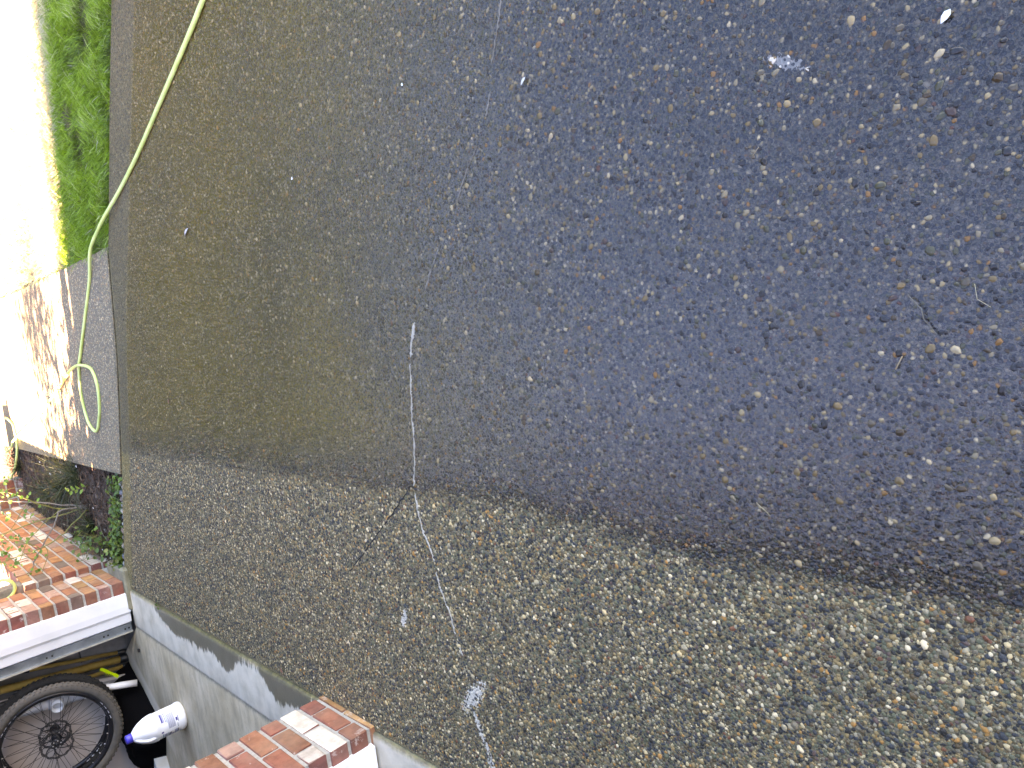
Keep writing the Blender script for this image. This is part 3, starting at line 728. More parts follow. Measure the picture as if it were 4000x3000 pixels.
# sedge tufts
def sedge(x, y, n, L, lean, label, spread=.05):
    e = empty('sedge_clump', (x, y, gz(y) - .02)); tag(e, label, 'grass clump', 'dark sedge clumps in the bed')
    a = rng.uniform(0, 6.283, n); el = rng.uniform(.35, 1.2, n); ln = L * rng.uniform(.5, 1.1, n)
    D = np.stack([np.cos(a) * np.sin(el), np.sin(a) * np.sin(el), np.cos(el)], 1) + np.array(lean); D /= np.linalg.norm(D, axis=1, keepdims=True)
    base = np.stack([rng.normal(0, spread * .4, n), rng.normal(0, spread * .4, n), np.zeros(n)], 1)
    bend = np.stack([D[:, 0] * ln * .35, D[:, 1] * ln * .35, -ln * rng.uniform(.15, .6, n)], 1)
    me = blade_mesh('blades', base, D, ln, rng.uniform(.003, .0055, n), bend, MAT['sedge'], np.clip(rng.normal(.45, .27, n), 0, 1), 5)
    ob('blades', me, e)
sedge(.66, 4.02, 230, .42, (-.15, .25, 0), 'large dark sedge clump overhanging the walkway edge', .10)
sedge(.50, 4.60, 200, .40, (.0, .1, 0), 'dark sedge clump in the middle of the mulch bed', .10)
sedge(.28, 3.86, 170, .33, (-.1, .1, .1), 'dark sedge clump close to the low brick wall', .08)
sedge(.16, 3.40, 60, .24, (-.2, .1, 0), 'small thin sedge tuft nearest the garage corner', .04)
sedge(.58, 6.55, 120, .34, (.1, .0, .1), 'dark sedge tuft beside the far coil of hose', .06)
sedge(.40, 5.35, 120, .38, (-.1, .0, .1), 'dark sedge tuft far back in the mulch bed', .08)

# bare stemmed rose shrub
shrub = empty('rose_shrub', (.40, 3.93, gz(3.9) - .02)); tag(shrub, 'sparse rose shrub with bare canes in front of the low brick wall', 'shrub')
B0 = Vector(shrub.location)
def cane(pts, r0, r1, mat):
    P = smooth_path(pts, 5); P = [p + Vector((random.gauss(0, .003),) * 1 + (random.gauss(0, .003), random.gauss(0, .003))) - B0 for p in P]
    n = len(P); tube('cane', P, [r0 + (r1 - r0) * i / (n - 1) for i in range(n)], mat, shrub, 6)
cane([(.40, 3.95, -.06), (.443, 3.95, .109), (.559, 3.95, .287), (.65, 3.97, .40), (.72, 4.0, .62)], .0062, .003, MAT['cane'])
cane([(.40, 3.94, -.06), (.438, 3.90, .114), (.342, 3.90, .176), (.219, 3.9, .266), (.134, 3.90, .33), (.052, 3.9, .375), (.0, 3.92, .50)], .0075, .0035, MAT['cane_grey'])
cane([(.39, 3.92, -.06), (.384, 3.82, .0), (.29, 3.80, .14), (.222, 3.80, .303), (.208, 3.8, .456), (.195, 3.8, .60), (.20, 3.82, .8)], .005, .0025, MAT['cane'])
cane([(.41, 3.96, -.06), (.50, 4.1, .2), (.58, 4.25, .45), (.70, 4.4, .75), (.74, 4.5, 1.0)], .006, .0025, MAT['cane_grey'])
cane([(.40, 3.97, -.06), (.36, 4.15, .25), (.30, 4.3, .55), (.34, 4.4, .9)], .006, .0025, MAT['cane'])
cane([(.559, 3.95, .287), (.48, 3.93, .36), (.40, 3.92, .42), (.33, 3.9, .52)], .003, .0018, MAT['cane'])
cane([(.222, 3.8, .303), (.30, 3.82, .40), (.36, 3.85, .52), (.44, 3.85, .62)], .003, .0018, MAT['cane'])
cane([(.134, 3.9, .33), (.19, 3.88, .42), (.17, 3.86, .55)], .003, .0016, MAT['cane'])
cane([(.219, 3.9, .266), (.16, 3.87, .25), (.06, 3.85, .30), (.0, 3.83, .36)], .0028, .0015, MAT['cane'])
cane([(.443, 3.95, .109), (.30, 3.9, .33), (.17, 3.86, .43), (.10, 3.84, .56)], .0035, .0018, MAT['cane'])
for i in range(16):
    s = Vector((random.uniform(.05, .68), random.uniform(3.82, 4.35), random.uniform(.25, .7))); d = Vector((random.gauss(0, .1), random.gauss(0, .08), random.uniform(.08, .3)))
    cane([s, s + d * .5 + Vector((random.gauss(0, .02), 0, 0)), s + d], .0022, .0012, MAT['cane'])
V, F, R = [], [], []
def sprig(c, n, sp, sz):
    for k in range(n):
        p = Vector(c) + Vector((random.gauss(0, sp), random.gauss(0, sp), random.gauss(0, sp))); leaf_geo(V, F, R, p - B0, (random.gauss(.2, .4), random.gauss(-.6, .3), .9), random.uniform(.7, 1.1) * sz, aspect=.85)
for c, n, sp, sz in [((.744, 3.9, .404), 6, .022, .034), ((.645, 3.9, .42), 7, .025, .034), ((.337, 3.9, .424), 6, .02, .03), ((.19, 3.9, .514), 6, .02, .034), ((.016, 3.9, .40), 7, .022, .03),
                     ((.314, 3.9, .511), 6, .025, .032), ((.42, 3.88, .62), 8, .03, .034), ((.70, 4.3, .72), 12, .05, .034), ((.6, 4.25, .5), 8, .05, .034), ((.34, 4.35, .85), 12, .06, .034), ((.72, 4.0, .6), 10, .04, .034), ((.60, 3.95, .36), 7, .03, .036), ((.50, 3.9, .44), 6, .03, .036), ((.26, 3.82, .40), 7, .03, .034), ((.12, 3.86, .46), 8, .03, .034), ((.42, 3.9, .30), 5, .03, .034), ((.70, 4.05, .46), 9, .035, .038), ((.20, 3.82, .30), 6, .03, .036), ((.33, 3.84, .35), 6, .03, .036), ((.08, 3.84, .36), 6, .025, .034), ((.55, 3.92, .28), 6, .03, .036), ((.24, 3.8, .50), 8, .03, .036)]: sprig(c, n, sp, sz)
leaves_obj('foliage', V, F, R, MAT['leaf'], shrub)
# bright young sprig
e = empty('seedling', (.60, 3.72, gz(3.7) - .02)); tag(e, 'bright yellow green young sprig standing alone in the mulch', 'plant')
tube('stem', [(0, 0, 0), (-.01, .0, .06), (-.015, .01, .13)], .002, MAT['cane'], e, 5)
V, F, R = [], [], []
for k in range(7): leaf_geo(V, F, R, (-.01 + random.gauss(0, .006), .004, .03 + .017 * k), (random.gauss(0, .3), -.8, .6), .042, up=((-1) ** k * .8, .1, .5), aspect=.6, rnd=.9)
leaves_obj('foliage', V, F, R, MAT['leaf'], e)
# pale fallen petals and scraps on the bed
petal = simple('petal', (.72, .70, .68), .6, .05, 30)
for i, (x, y, s) in enumerate([(.62, 4.95, .035), (.70, 5.3, .018), (.73, 3.86, .022), (.38, 4.25, .02), (.10, 3.38, .02), (.13, 3.56, .017), (.45, 3.6, .014), (.3, 5.0, .02), (.66, 4.5, .02)]):
    V, F, R = [], [], []; leaf_geo(V, F, R, (0, 0, 0), (random.gauss(0, .3), -.3, 1), s, aspect=.5)
    o = leaves_obj('petal', V, F, R, petal); o.location = (x, y, gz(y) + .012); tag(o, 'pale fallen petal lying on the dark mulch', 'petal', 'petals fallen in the bed')

# ------------------------------------------------------------------ garden hose
HP = [(2.80, -.05), (2.678, .362), (2.645, .46), (2.57, .70), (2.484, .985), (2.382, 1.329), (2.296, 1.681), (2.21, 1.955), (2.171, 2.111), (2.095, 2.332), (1.949, 2.56), (1.744, 2.831), (1.547, 3.079), (1.467, 3.184), (1.36, 3.265),
      (1.242, 3.291), (1.13, 3.27), (1.065, 3.22), (1.024, 3.112), (1.04, 3.03), (1.085, 2.976), (1.15, 2.905), (1.236, 2.853), (1.31, 2.832), (1.368, 2.842), (1.42, 2.885), (1.447, 2.945), (1.465, 3.03), (1.472, 3.138), (1.449, 3.36), (1.37, 3.75),
      (1.284, 4.167), (1.20, 4.55), (1.119, 4.928), (1.05, 5.35), (.98, 5.798), (.865, 6.314), (.78, 6.55), (.72, 6.9)]
hose_z = {}
pts = []
for i, (x, y) in enumerate(HP):
    z = gz(y) + .0115
    if x > 2.085 and y > edge_y(x) - .05: z += .022
    if i in (12, 13): z += .004
    if i in (28, 29): z += .024
    if i in (27, 30): z += .010
    if y > 6.1: z += .02
    pts.append((x, y, z))
def mat_hose():
    b = NB('hose_vinyl'); v = b.pos(); n = b.noise(v, 9, 4)
    c = b.ramp(n, [(.3, (.48, .62, .17)), (.6, (.60, .74, .27)), (.8, (.66, .78, .38))])
    c = b.mix(b.rng(b.noise(v, 60, 3), .62, .75, 0, .5), c, (.25, .30, .12)); b.base(c); b.rough(.42); return b.m
MAT['hose'] = mat_hose()
o = tube('garden_hose', smooth_path(pts, 8), .0092, MAT['hose'], None, 12); tag(o, 'pale yellow green garden hose looped across walkway and driveway', 'hose')
pts = [(1.10, 6.47, -.03), (1.06, 6.40, -.057), (1.01, 6.27, -.056), (.893, 6.26, -.056), (.759, 6.33, -.05), (.649, 6.43, -.04), (.558, 6.56, -.03), (.45, 6.85, -.03), (.36, 7.3, -.05)]
o = tube('hose_end', smooth_path(pts, 8), .0108, MAT['hose'], None, 12); tag(o, 'short bright hose length crossing the far end of the bed', 'hose')
# hose coil hanging on the post
coil = []
for k in range(40):
    a = k / 40 * 2 * math.pi; coil.append((.045 + .07 * math.cos(a), 3.635 + .008 * math.sin(a * 2), .585 + .075 * math.sin(a)))
o = tube('hose_coil', coil, .0108, MAT['hose'], None, 10, True); tag(o, 'green hose loop hung on the weathered post', 'hose')

# ------------------------------------------------------------------ crack filler strips
seal2 = simple('worn_sealant', (.17, .15, .125), .8, .25, 60)
seal = simple('crack_sealant', (.40, .345, .275), .7, .12, 40, bump=.3)
def sealant(path, wid, label, lift=.0035, mat=None):
    P = smooth_path([(x, y, 0) for x, y in path], 10); V = []; F = []
    for i, p in enumerate(P):
        t = (P[min(i + 1, len(P) - 1)] - P[max(i - 1, 0)]).normalized(); nrm = Vector((-t.y, t.x, 0)); s = wid * 1.25 * (.08 + 2.1 * abs(mnoise.noise(Vector((i * .37, path[0][0] * 9, 0)))) ) * min(1, (i + .6) / 4, (len(P) - i) / 4)
        j = nrm * mnoise.noise(Vector((i * .55, 3, path[0][1]))) * .004
        for a, h in ((-1, -.002), (-.5, lift), (.5, lift), (1, -.002)): V.append(p + j + nrm * s * a + Vector((0, 0, gz(p.y) + h)))
    for i in range(len(P) - 1):
        for k in range(3): F.append((i * 4 + k, i * 4 + k + 1, i * 4 + k + 5, i * 4 + k + 4))
    o = ob('crack_sealant', mesh('crack_sealant', V, F, mat or seal, True)); tag(o, label, 'sealant', 'lengths of filler in the driveway crack')
sealant([(2.09, -1.112), (2.05, -1.095), (2.007, -1.075), (1.96, -1.05)], .0032, 'thin pale crack filler at the upper edge of the wet driveway', mat=seal2)
sealant([(1.905, -1.035), (1.88, -1.022), (1.853, -1.008)], .004, 'short pale crack filler piece below the thin upper length', mat=seal2)
sealant([(1.80, -.965), (1.74, -.905), (1.69, -.865)], .0024, 'faint worn crack filler in the upper middle of the wet driveway', mat=seal2)
sealant([(1.60, -.775), (1.55, -.73), (1.49, -.68)], .0026, 'faint worn crack filler just above the pale blobs', mat=seal2)
sealant([(1.41, -.612), (1.36, -.585), (1.312, -.567)], .006, 'pale blobs of crack filler in the middle of the wet driveway')
sealant([(1.295, -.560), (1.24, -.55), (1.16, -.534), (1.08, -.522), (1.006, -.51), (.96, -.495), (.927, -.487)], .0040, 'longest light grey crack filler line near the driveway middle')
sealant([(.905, -.486), (.86, -.486), (.801, -.494), (.76, -.51), (.726, -.527), (.70, -.53)], .0042, 'light grey crack filler crossing out of the wet area')
sealant([(.67, -.533), (.63, -.538), (.59, -.553), (.545, -.571), (.51, -.578), (.484, -.581)], .0034, 'light grey crack filler on the dry driveway')
sealant([(.462, -.586), (.44, -.596), (.426, -.603)], .0034, 'last short crack filler piece nearest the paint smear')
crk = simple('open_crack', (.012, .010, .008), .9, .2)
def crack(path, label):
    P = smooth_path([(x, y, 0) for x, y in path], 8); V = []; F = []
    for i, p in enumerate(P):
        t = (P[min(i + 1, len(P) - 1)] - P[max(i - 1, 0)]).normalized(); nrm = Vector((-t.y, t.x, 0)); s = .0021 * min(1, (i + .4) / 3, (len(P) - i) / 3); j = nrm * mnoise.noise(Vector((i * .7, 1, 2))) * .006
        for a in (-1, 1): V.append(p + j + nrm * s * a + Vector((0, 0, gz(p.y) + .0022)))
    for i in range(len(P) - 1): F.append((i * 2, i * 2 + 1, i * 2 + 3, i * 2 + 2))
    o = ob('driveway_crack', mesh('driveway_crack', V, F, crk)); tag(o, label, 'crack')
crack([(.917, -.458), (.84, -.36), (.753, -.244), (.66, -.12), (.571, .005)], 'fine dark open crack branching off the filled crack')

# ------------------------------------------------------------------ litter on the driveway
twig_m = simple('twig', (.26, .17, .09), .7, .3, 60); straw = simple('straw', (.42, .34, .20), .7, .2, 60); redleaf = simple('dead_leaf', (.30, .10, .05), .7, .3, 40); whitebit = simple('white_scrap', (.82, .82, .80), .6, .03)
def flat(name, x, y, s, ang, mat, label, cat, asp=.5, z=.006):
    V, F, R = [], [], []; leaf_geo(V, F, R, (0, 0, 0), (.1, .05, 1), s, up=(math.cos(ang), math.sin(ang), 0), aspect=asp); o = leaves_obj(name, V, F, R, mat); o.location = (x, y, gz(y) + z); tag(o, label, cat); return o
flat('petal', 1.718, -1.952, .020, 2.4, whitebit, 'curled white petal at the near corner of the wet driveway', 'petal', .6, .008)
flat('feather', 1.956, .897, .07, 2.0, simple('feather', (.70, .60, .58), .7, .1), 'pale pinkish feather scrap on the olive part of the driveway', 'feather', .22)
flat('paper_scrap', 1.934, -.067, .016, 1.0, whitebit, 'tiny white paper scrap among the olive pebbles', 'scrap', .7)
flat('leaf_scrap', 1.198, 1.552, .03, .4, redleaf, 'small rust red dead leaf in the middle of the far driveway', 'leaf', .6)
flat('leaf_scrap', .010, .70, .035, 1.2, redleaf, 'rust red leaf scrap caught at the garage slab rim', 'leaf', .6, .012)
flat('paper_scrap', 1.897, -1.152, .022, 2.2, simple('seed_scrap', (.62, .58, .48), .7, .1), 'pale seed husk near the thin upper crack filler', 'scrap', .4)
flat('leaf_scrap', 2.02, -.72, .012, .7, whitebit, 'small white chip lying above the filled crack', 'scrap', .6)
def twig(pts, r, mat, label, zz=.007):
    o = tube('twig', [(x, y, gz(y) + zz + dz) for x, y, dz in pts], r, mat, None, 6); tag(o, label, 'twig')
twig([(1.335, -1.868, .001), (1.312, -1.885, .002), (1.296, -1.887, .001), (1.272, -1.902, 0)], .0009, simple('dark_twig', (.10, .085, .06), .6, .3), 'dark curved twig on the wet pebbles near the bottom edge')
twig([(1.242, -1.853, 0), (1.222, -1.842, .001)], .0010, twig_m, 'short straight orange brown twig on the wet pebbles')
twig([(1.34, -1.955, 0), (1.318, -1.957, .002), (1.305, -1.972, 0)], .0004, straw, 'thin pale straw near the bottom edge of the driveway')
twig([(.985, -1.585, 0), (.972, -1.602, .002), (.962, -1.610, 0)], .0004, straw, 'thin white straw close to the wet line')
twig([(1.61, -1.66, 0), (1.598, -1.648, .002)], .0006, twig_m, 'tiny brown twig on the wet upper driveway')
# weeds in the rim joint
V, F, R = [], [], []
for k in range(7): leaf_geo(V, F, R, (random.gauss(0, .012), random.gauss(0, .02), .012 + random.uniform(0, .012)), (random.gauss(0, .4), random.gauss(0, .4), 1), .022, aspect=.9)
o = leaves_obj('weed', V, F, R, MAT['ivy']); o.location = (rim_x(2.42) + .012, 2.42, gz(2.42)); tag(o, 'tiny green weed growing at the garage slab rim', 'weed')

# ------------------------------------------------------------------ things stored in the garage
FZ = .016
# bleach bottle
def bottle():
    bx, by = -.705, 2.30; bz = gz(by) + FZ
    e = empty('bleach_bottle', (bx, by, bz)); e.rotation_euler = (0, 0, math.radians(-118)); e.scale = (1.07, 1.07, 1.07); tag(e, 'white plastic bleach jug with blue cap on the concrete floor', 'bottle')
    hdpe = simple('white_plastic', (.80, .81, .84), .35, .02, 10); blue = simple('blue_cap', (.03, .04, .42), .35, .08, 30)
    prof = [(0, 0), (.06, .0), (.073, .004), (.078, .014), (.078, .030), (.0745, .036), (.0745, .145), (.078, .152), (.077, .168), (.071, .195), (.058, .225), (.042, .248), (.028, .262), (.0225, .266), (.0215, .276), (0, .276)]
    V, F = lathe_geo(prof, 36); V2 = []
    for x, y, z in V:                                            # grip hollow on one side of the shoulder
        if .16 < z < .262 and x > 0:
            s = math.sin((z - .16) / .102 * math.pi); k = max(0, 1 - abs(y) / .045); x -= .020 * s * k * k
        V2.append((x, y * .96, z))
    ob('body', mesh('body', V2, F, hdpe, True), e)
    tube('handle', smooth_path([(.066, 0, .165), (.070, 0, .19), (.062, 0, .215), (.044, 0, .24), (.024, 0, .256)], 4), .0088, hdpe, e, 10)
    V, F = lathe_geo([(0, .298), (.0215, .298), (.0235, .295), (.0238, .27), (.0238, .268), (.0, .268)], 30)
    V = [(x * (1 + (.03 if (i % 30) % 2 and .269 < z < .297 else 0)), y * (1 + (.03 if (i % 30) % 2 and .269 < z < .297 else 0)), z) for i, (x, y, z) in enumerate(V)]
    ob('cap', mesh('cap', V, F, blue, True), e)
    lab = empty('label_dummy') if False else None
    white = simple('label_paper', (.82, .83, .86), .4, .01)
    def patch(name, a0, a1, z0, z1, mat, parent, r=.0749):
        n = max(2, int(abs(a1 - a0) / .12)); V = []; F = []
        for i in range(n + 1):
            a = a0 + (a1 - a0) * i / n; V += [(r * math.cos(a), r * .96 * math.sin(a), z0), (r * math.cos(a), r * .96 * math.sin(a), z1)]
        for i in range(n): F.append((2 * i, 2 * i + 2, 2 * i + 3, 2 * i + 1))
        return ob(name, mesh(name, V, F, mat, True), parent)
    lb = patch('label', -3.0, 3.0, .040, .142, white, e)
    navy = simple('label_navy', (.06, .06, .26), .5, .1); grey = simple('label_grey', (.20, .21, .29), .5, .1); teal = simple('label_teal', (.20, .33, .42), .5, .1); pale = simple('label_lilac', (.34, .36, .50), .5, .05)
    r = .0752
    for (a0, a1, z0, z1, m) in [(.55, 1.25, .124, .131, navy), (.55, 1.25, .1155, .1225, pale), (.5, 1.3, .109, .1105, navy), (.45, 1.35, .1025, .1045, teal)] + \
        [(-.05, 1.05, .098 - i * .0042, .0995 - i * .0042, grey if i % 2 else pale) for i in range(9)] + [(.3, .55, .050, .058, navy), (-.2, .12, .052, .0535, grey), (.2, .7, .0455, .047, navy)] + \
        [(-.95, -.3, .128, .134, teal), (-1.2, -.35, .112, .124, pale), (-1.25, -.35, .105, .109, teal), (-1.25, -.4, .088, .101, grey), (-1.2, -.6, .078, .083, navy), (-1.25, -.35, .060, .072, pale), (-1.25, -.35, .050, .057, grey), (-.22, -.08, .129, .139, navy)]:
        patch('print', a0 + .40, a1 + .40, z0 - .0006, z1 + .0008, m, lb, r)
    # print of the text lines is too small to read in the photograph
bottle()

# black duffel bag
def bag():
    cx, cy = -1.00, 3.17
    e = empty('duffel_bag', (cx, cy, gz(cy) + FZ)); tag(e, 'black fabric duffel bag slumped against the garage wall', 'bag')
    blk = simple('black_nylon', (.0022, .0022, .0027), .9, .3, 30, bump=.4, bd=.004)
    ax_ = Vector((-.46, -.89, 0)).normalized(); bx_ = Vector((.89, -.46, 0)); V = []; F = []; nu, nv = 34, 22
    for i in range(nu + 1):
        for j in range(nv + 1):
            u = i / nu * 2 - 1; v = j / nv * 2 - 1
            su = math.copysign(abs(u) ** .8, u); f = max(0, 1 - abs(u) ** 5) * max(0, 1 - abs(v) ** 4)
            h = .18 * f ** .5 * (1 + .18 * mnoise.noise(Vector((u * 3, v * 3, 1)))) + .015 * mnoise.noise(Vector((u * 7, v * 9, 4))) * f ** .3
            # the front edge sags to a rounded end towards the bottle
            wv = .20 + .03 * mnoise.noise(Vector((u * 2, 3, 2)))
            p = ax_ * (su * .36) + bx_ * (v * wv) + Vector((0, 0, max(.002, h)))
            V.append(p)
    for i in range(nu):
        for j in range(nv): k = i * (nv + 1) + j; F.append((k, k + 1, k + nv + 2, k + nv + 1))
    blk.node_tree.nodes['Principled BSDF'].inputs['IOR'].default_value = 1.15
    ob('body', mesh('body', V, F, blk, True), e)
    neon = simple('neon_yellow', (.55, .75, .02), .5, .1); olive = simple('olive_print', (.16, .17, .03), .6, .2)
    def strap(name, pts, w_, mat):
        V = []; F = []
        for i, p in enumerate(pts):
            p = Vector(p); t = (Vector(pts[min(i + 1, len(pts) - 1)]) - Vector(pts[max(i - 1, 0)])).normalized(); s = t.cross(Vector((0, -.6, .8))).normalized() * w_; V += [p - s, p + s]
        for i in range(len(pts) - 1): F.append((2 * i, 2 * i + 1, 2 * i + 3, 2 * i + 2))
        o = ob(name, mesh(name, V, F, mat), e); m_ = o.modifiers.new('t', 'SOLIDIFY'); m_.thickness = .004
    L = lambda x, y, z: (x - cx, y - cy, z)
    strap('neon_strap', [L(-.585, 3.235, .21), L(-.605, 3.225, .185), L(-.628, 3.21, .165), L(-.648, 3.19, .14), L(-.665, 3.18, .125)], .012, neon)
    for k in range(5): strap('strap_rib', [L(-.618 - .007 * k, 3.215 - .004 * k, .195 - .012 * k), L(-.636 - .007 * k, 3.21 - .004 * k, .185 - .012 * k)], .0022, olive)
    for k in range(6): strap('printed_mark', [L(-.765 - .016 * k, 3.02 - .004 * k, .205), L(-.775 - .016 * k, 3.00 - .004 * k, .203)], .0028, olive)
    return e
bag()

# long gold tubes leaning in the corner
def brass():
    b = NB('gold_anodised'); v = b.obj(); n = b.noise(v, 30, 3); b.base(b.ramp(n, [(.3, (.62, .38, .11)), (.7, (.78, .52, .18))])); b.b.inputs['Metallic'].default_value = .45; b.rough(.33); return b.m
gold = brass(); blackp = simple('black_plastic', (.012, .012, .013), .5, .2, 30)
def gold_tube(p0, p1, r, label, cap=True):
    p0, p1 = Vector(p0), Vector(p1); d = (p1 - p0); L = d.length; q = d.to_track_quat('Z', 'Y')
    e = empty('gold_tube', p0); e.rotation_mode = 'QUATERNION'; e.rotation_quaternion = q; tag(e, label, 'tube', 'gold tubes leaning in the garage corner')
    V, F = lathe_geo([(r * .9, .0), (r, .0), (r, L)], 20); ob('shaft', mesh('shaft', V, F, gold, True), e)
    V, F = lathe_geo([(0, -.03), (r * 1.12, -.03), (r * 1.2, -.02), (r * 1.2, .03), (r * .95, .032)], 20); ob('end_cap', mesh('end_cap', V, F, blackp, True), e)
    V, F = lathe_geo([(r * .98, L * .52 - .05), (r * 1.18, L * .52 - .045), (r * 1.18, L * .52 + .045), (r * .98, L * .52 + .05)], 20); ob('collar', mesh('collar', V, F, blackp, True), e)
gold_tube((-.600, 3.45, .0), (-.35, 3.42, 1.15), .013, 'thin gold tube, closest to the door track')
gold_tube((-.640, 3.42, .0), (-.385, 3.30, 1.50), .025, 'thickest gold tube with black end cap and collar')
gold_tube((-.690, 3.40, -.005), (-.53, 3.30, 1.35), .015, 'slim gold tube, the one nearest the bicycle wheels')

# short white pipe offcut leaning on the bag
pvc = simple('white_pvc', (.74, .74, .76), .4, .03, 20, dirt=(.60, .52, .40))
def pipe_stub():
    p0 = Vector((-.725, 3.10, .02)); p1 = Vector((-.682, 3.16, .235)); d = p1 - p0; L = d.length; r = .022
    V, F = lathe_geo([(r * .86, .003), (r, 0), (r, L * .45), (r * .98, L * .6), (r, L), (r * .86, L - .003), (r * .86, .003)], 20)
    o = ob('pipe_offcut', mesh('pipe_offcut', V, F, pvc, True), None, p0); o.rotation_mode = 'QUATERNION'; o.rotation_quaternion = d.to_track_quat('Z', 'Y'); tag(o, 'short white plastic pipe offcut propped against the black bag', 'pipe')
pipe_stub()
# grey plastic pipe with a tee behind the wheels
def tee():
    gp = simple('grey_pvc', (.42, .45, .50), .4, .05, 20); p0 = Vector((-.735, 3.25, .16)); p1 = Vector((-.645, 3.25, .80)); d = p1 - p0; L = d.length; r = .030
    e = empty('pipe_with_tee', p0); e.rotation_mode = 'QUATERNION'; e.rotation_quaternion = d.to_track_quat('Z', 'Y'); tag(e, 'grey plastic pipe with open tee branch behind the bicycle wheels', 'pipe')
    V, F = lathe_geo([(r, 0), (r, L)], 22); ob('pipe', mesh('pipe', V, F, gp, True), e)
    z0 = .30; V, F = lathe_geo([(r, z0 - .06), (r * 1.2, z0 - .058), (r * 1.2, z0 + .058), (r, z0 + .06)], 22); ob('tee_body', mesh('tee_body', V, F, gp, True), e)
    q = e.rotation_quaternion.inverted() @ Vector((-.1, -1, .25)).normalized()
    V, F = lathe_geo([(r, 0), (r * 1.18, 0), (r * 1.18, .075), (r, .075), (r * .98, .01), (0, .008)], 22); o = ob('tee_branch', mesh('tee_branch', V, F, simple('pvc_socket', (.62, .68, .74), .35, .03), True), e, (0, 0, z0)); o.rotation_mode = 'QUATERNION'; o.rotation_quaternion = q.to_track_quat('Z', 'Y')
tee()
# grey board leaning behind the wheels
bd = simple('grey_board', (.46, .41, .40), .85, .06, 6)
def panel():
    e = empty('leaning_board', (-1.15, 3.30, gz(3.3) + FZ)); e.rotation_euler = (math.radians(-6), math.radians(10), 0); tag(e, 'large plain grey board leaning behind the bicycle wheels', 'board')
    box('face', -.36, .42, -.004, .012, .0, 1.3, bd, e, .002); box('tape_strip', -.355, -.345, -.007, -.0045, .05, 1.25, simple('dark_tape', (.05, .05, .055), .5), e) if False else None
    box('edge_tape', .36, .40, -.0075, -.0045, .02, 1.2, simple('grey_tape', (.20, .20, .215), .6), e)
panel()
# white carton with pencilled marks
def carton():
    cb = simple('white_card', (.56, .60, .64), .8, .06, 8, dirt=(.42, .38, .28)); e = empty('white_carton', (-1.30, 2.97, gz(2.9) + FZ)); e.rotation_euler = (0, 0, math.radians(20)); tag(e, 'white cardboard carton with pencil marks half under the black bag', 'carton')
    V = [(-.22, -.14, 0), (.14, -.14, 0), (.16, -.08, 0), (.16, .2, 0), (-.22, .2, 0)]; n = len(V); V += [(x, y, .075) for x, y, z in V]
    F = [tuple(range(n))[::-1], tuple(range(n, 2 * n))] + [(i, (i + 1) % n, (i + 1) % n + n, i + n) for i in range(n)]
    ob('body', mesh('body', V, F, cb), e); ink = simple('pencil', (.05, .06, .09), .8)
    for (x0, x1, y0, y1) in [(-.06, -.03, -.055, -.050), (-.045, -.041, -.07, -.045), (-.02, -.008, -.075, -.071), (-.008, -.004, -.075, -.06), (-.10, -.085, -.09, -.086)]: box('pencil_mark', x0, x1, y0, y1, .0755, .0762, ink, e)
carton()

# bicycle wheels
rub = simple('tyre_rubber', (.085, .075, .065), .85, .25, 40, bump=.4, bd=.002, dirt=(.12, .10, .08)); rub2 = simple('black_tyre', (.009, .0085, .008), .85, .25, 40, bump=.4, bd=.002)
alloy = simple('black_alloy', (.018, .018, .022), .35, .15, 20, .3); steel = simple('rotor_steel', (.10, .10, .105), .35, .2, 40, .85); silver = simple('silver', (.62, .62, .63), .3, .05, 20, .9); spk = simple('black_spoke', (.02, .02, .025), .35, .1, 20, .5)
decal = simple('rim_decal', (.42, .46, .52), .5, .05)
def ring(R, r, seg=96, ts=14, sq=1.0):
    V = []; F = []
    for i in range(seg):
        a = 2 * math.pi * i / seg
        for k in range(ts):
            t = 2 * math.pi * k / ts; q = R + r * math.cos(t); V.append((q * math.cos(a), q * math.sin(a), r * sq * math.sin(t)))
    for i in range(seg):
        for k in range(ts): F.append((i * ts + k, ((i + 1) % seg) * ts + k, ((i + 1) % seg) * ts + (k + 1) % ts, i * ts + (k + 1) % ts))
    return V, F
_cache = {}
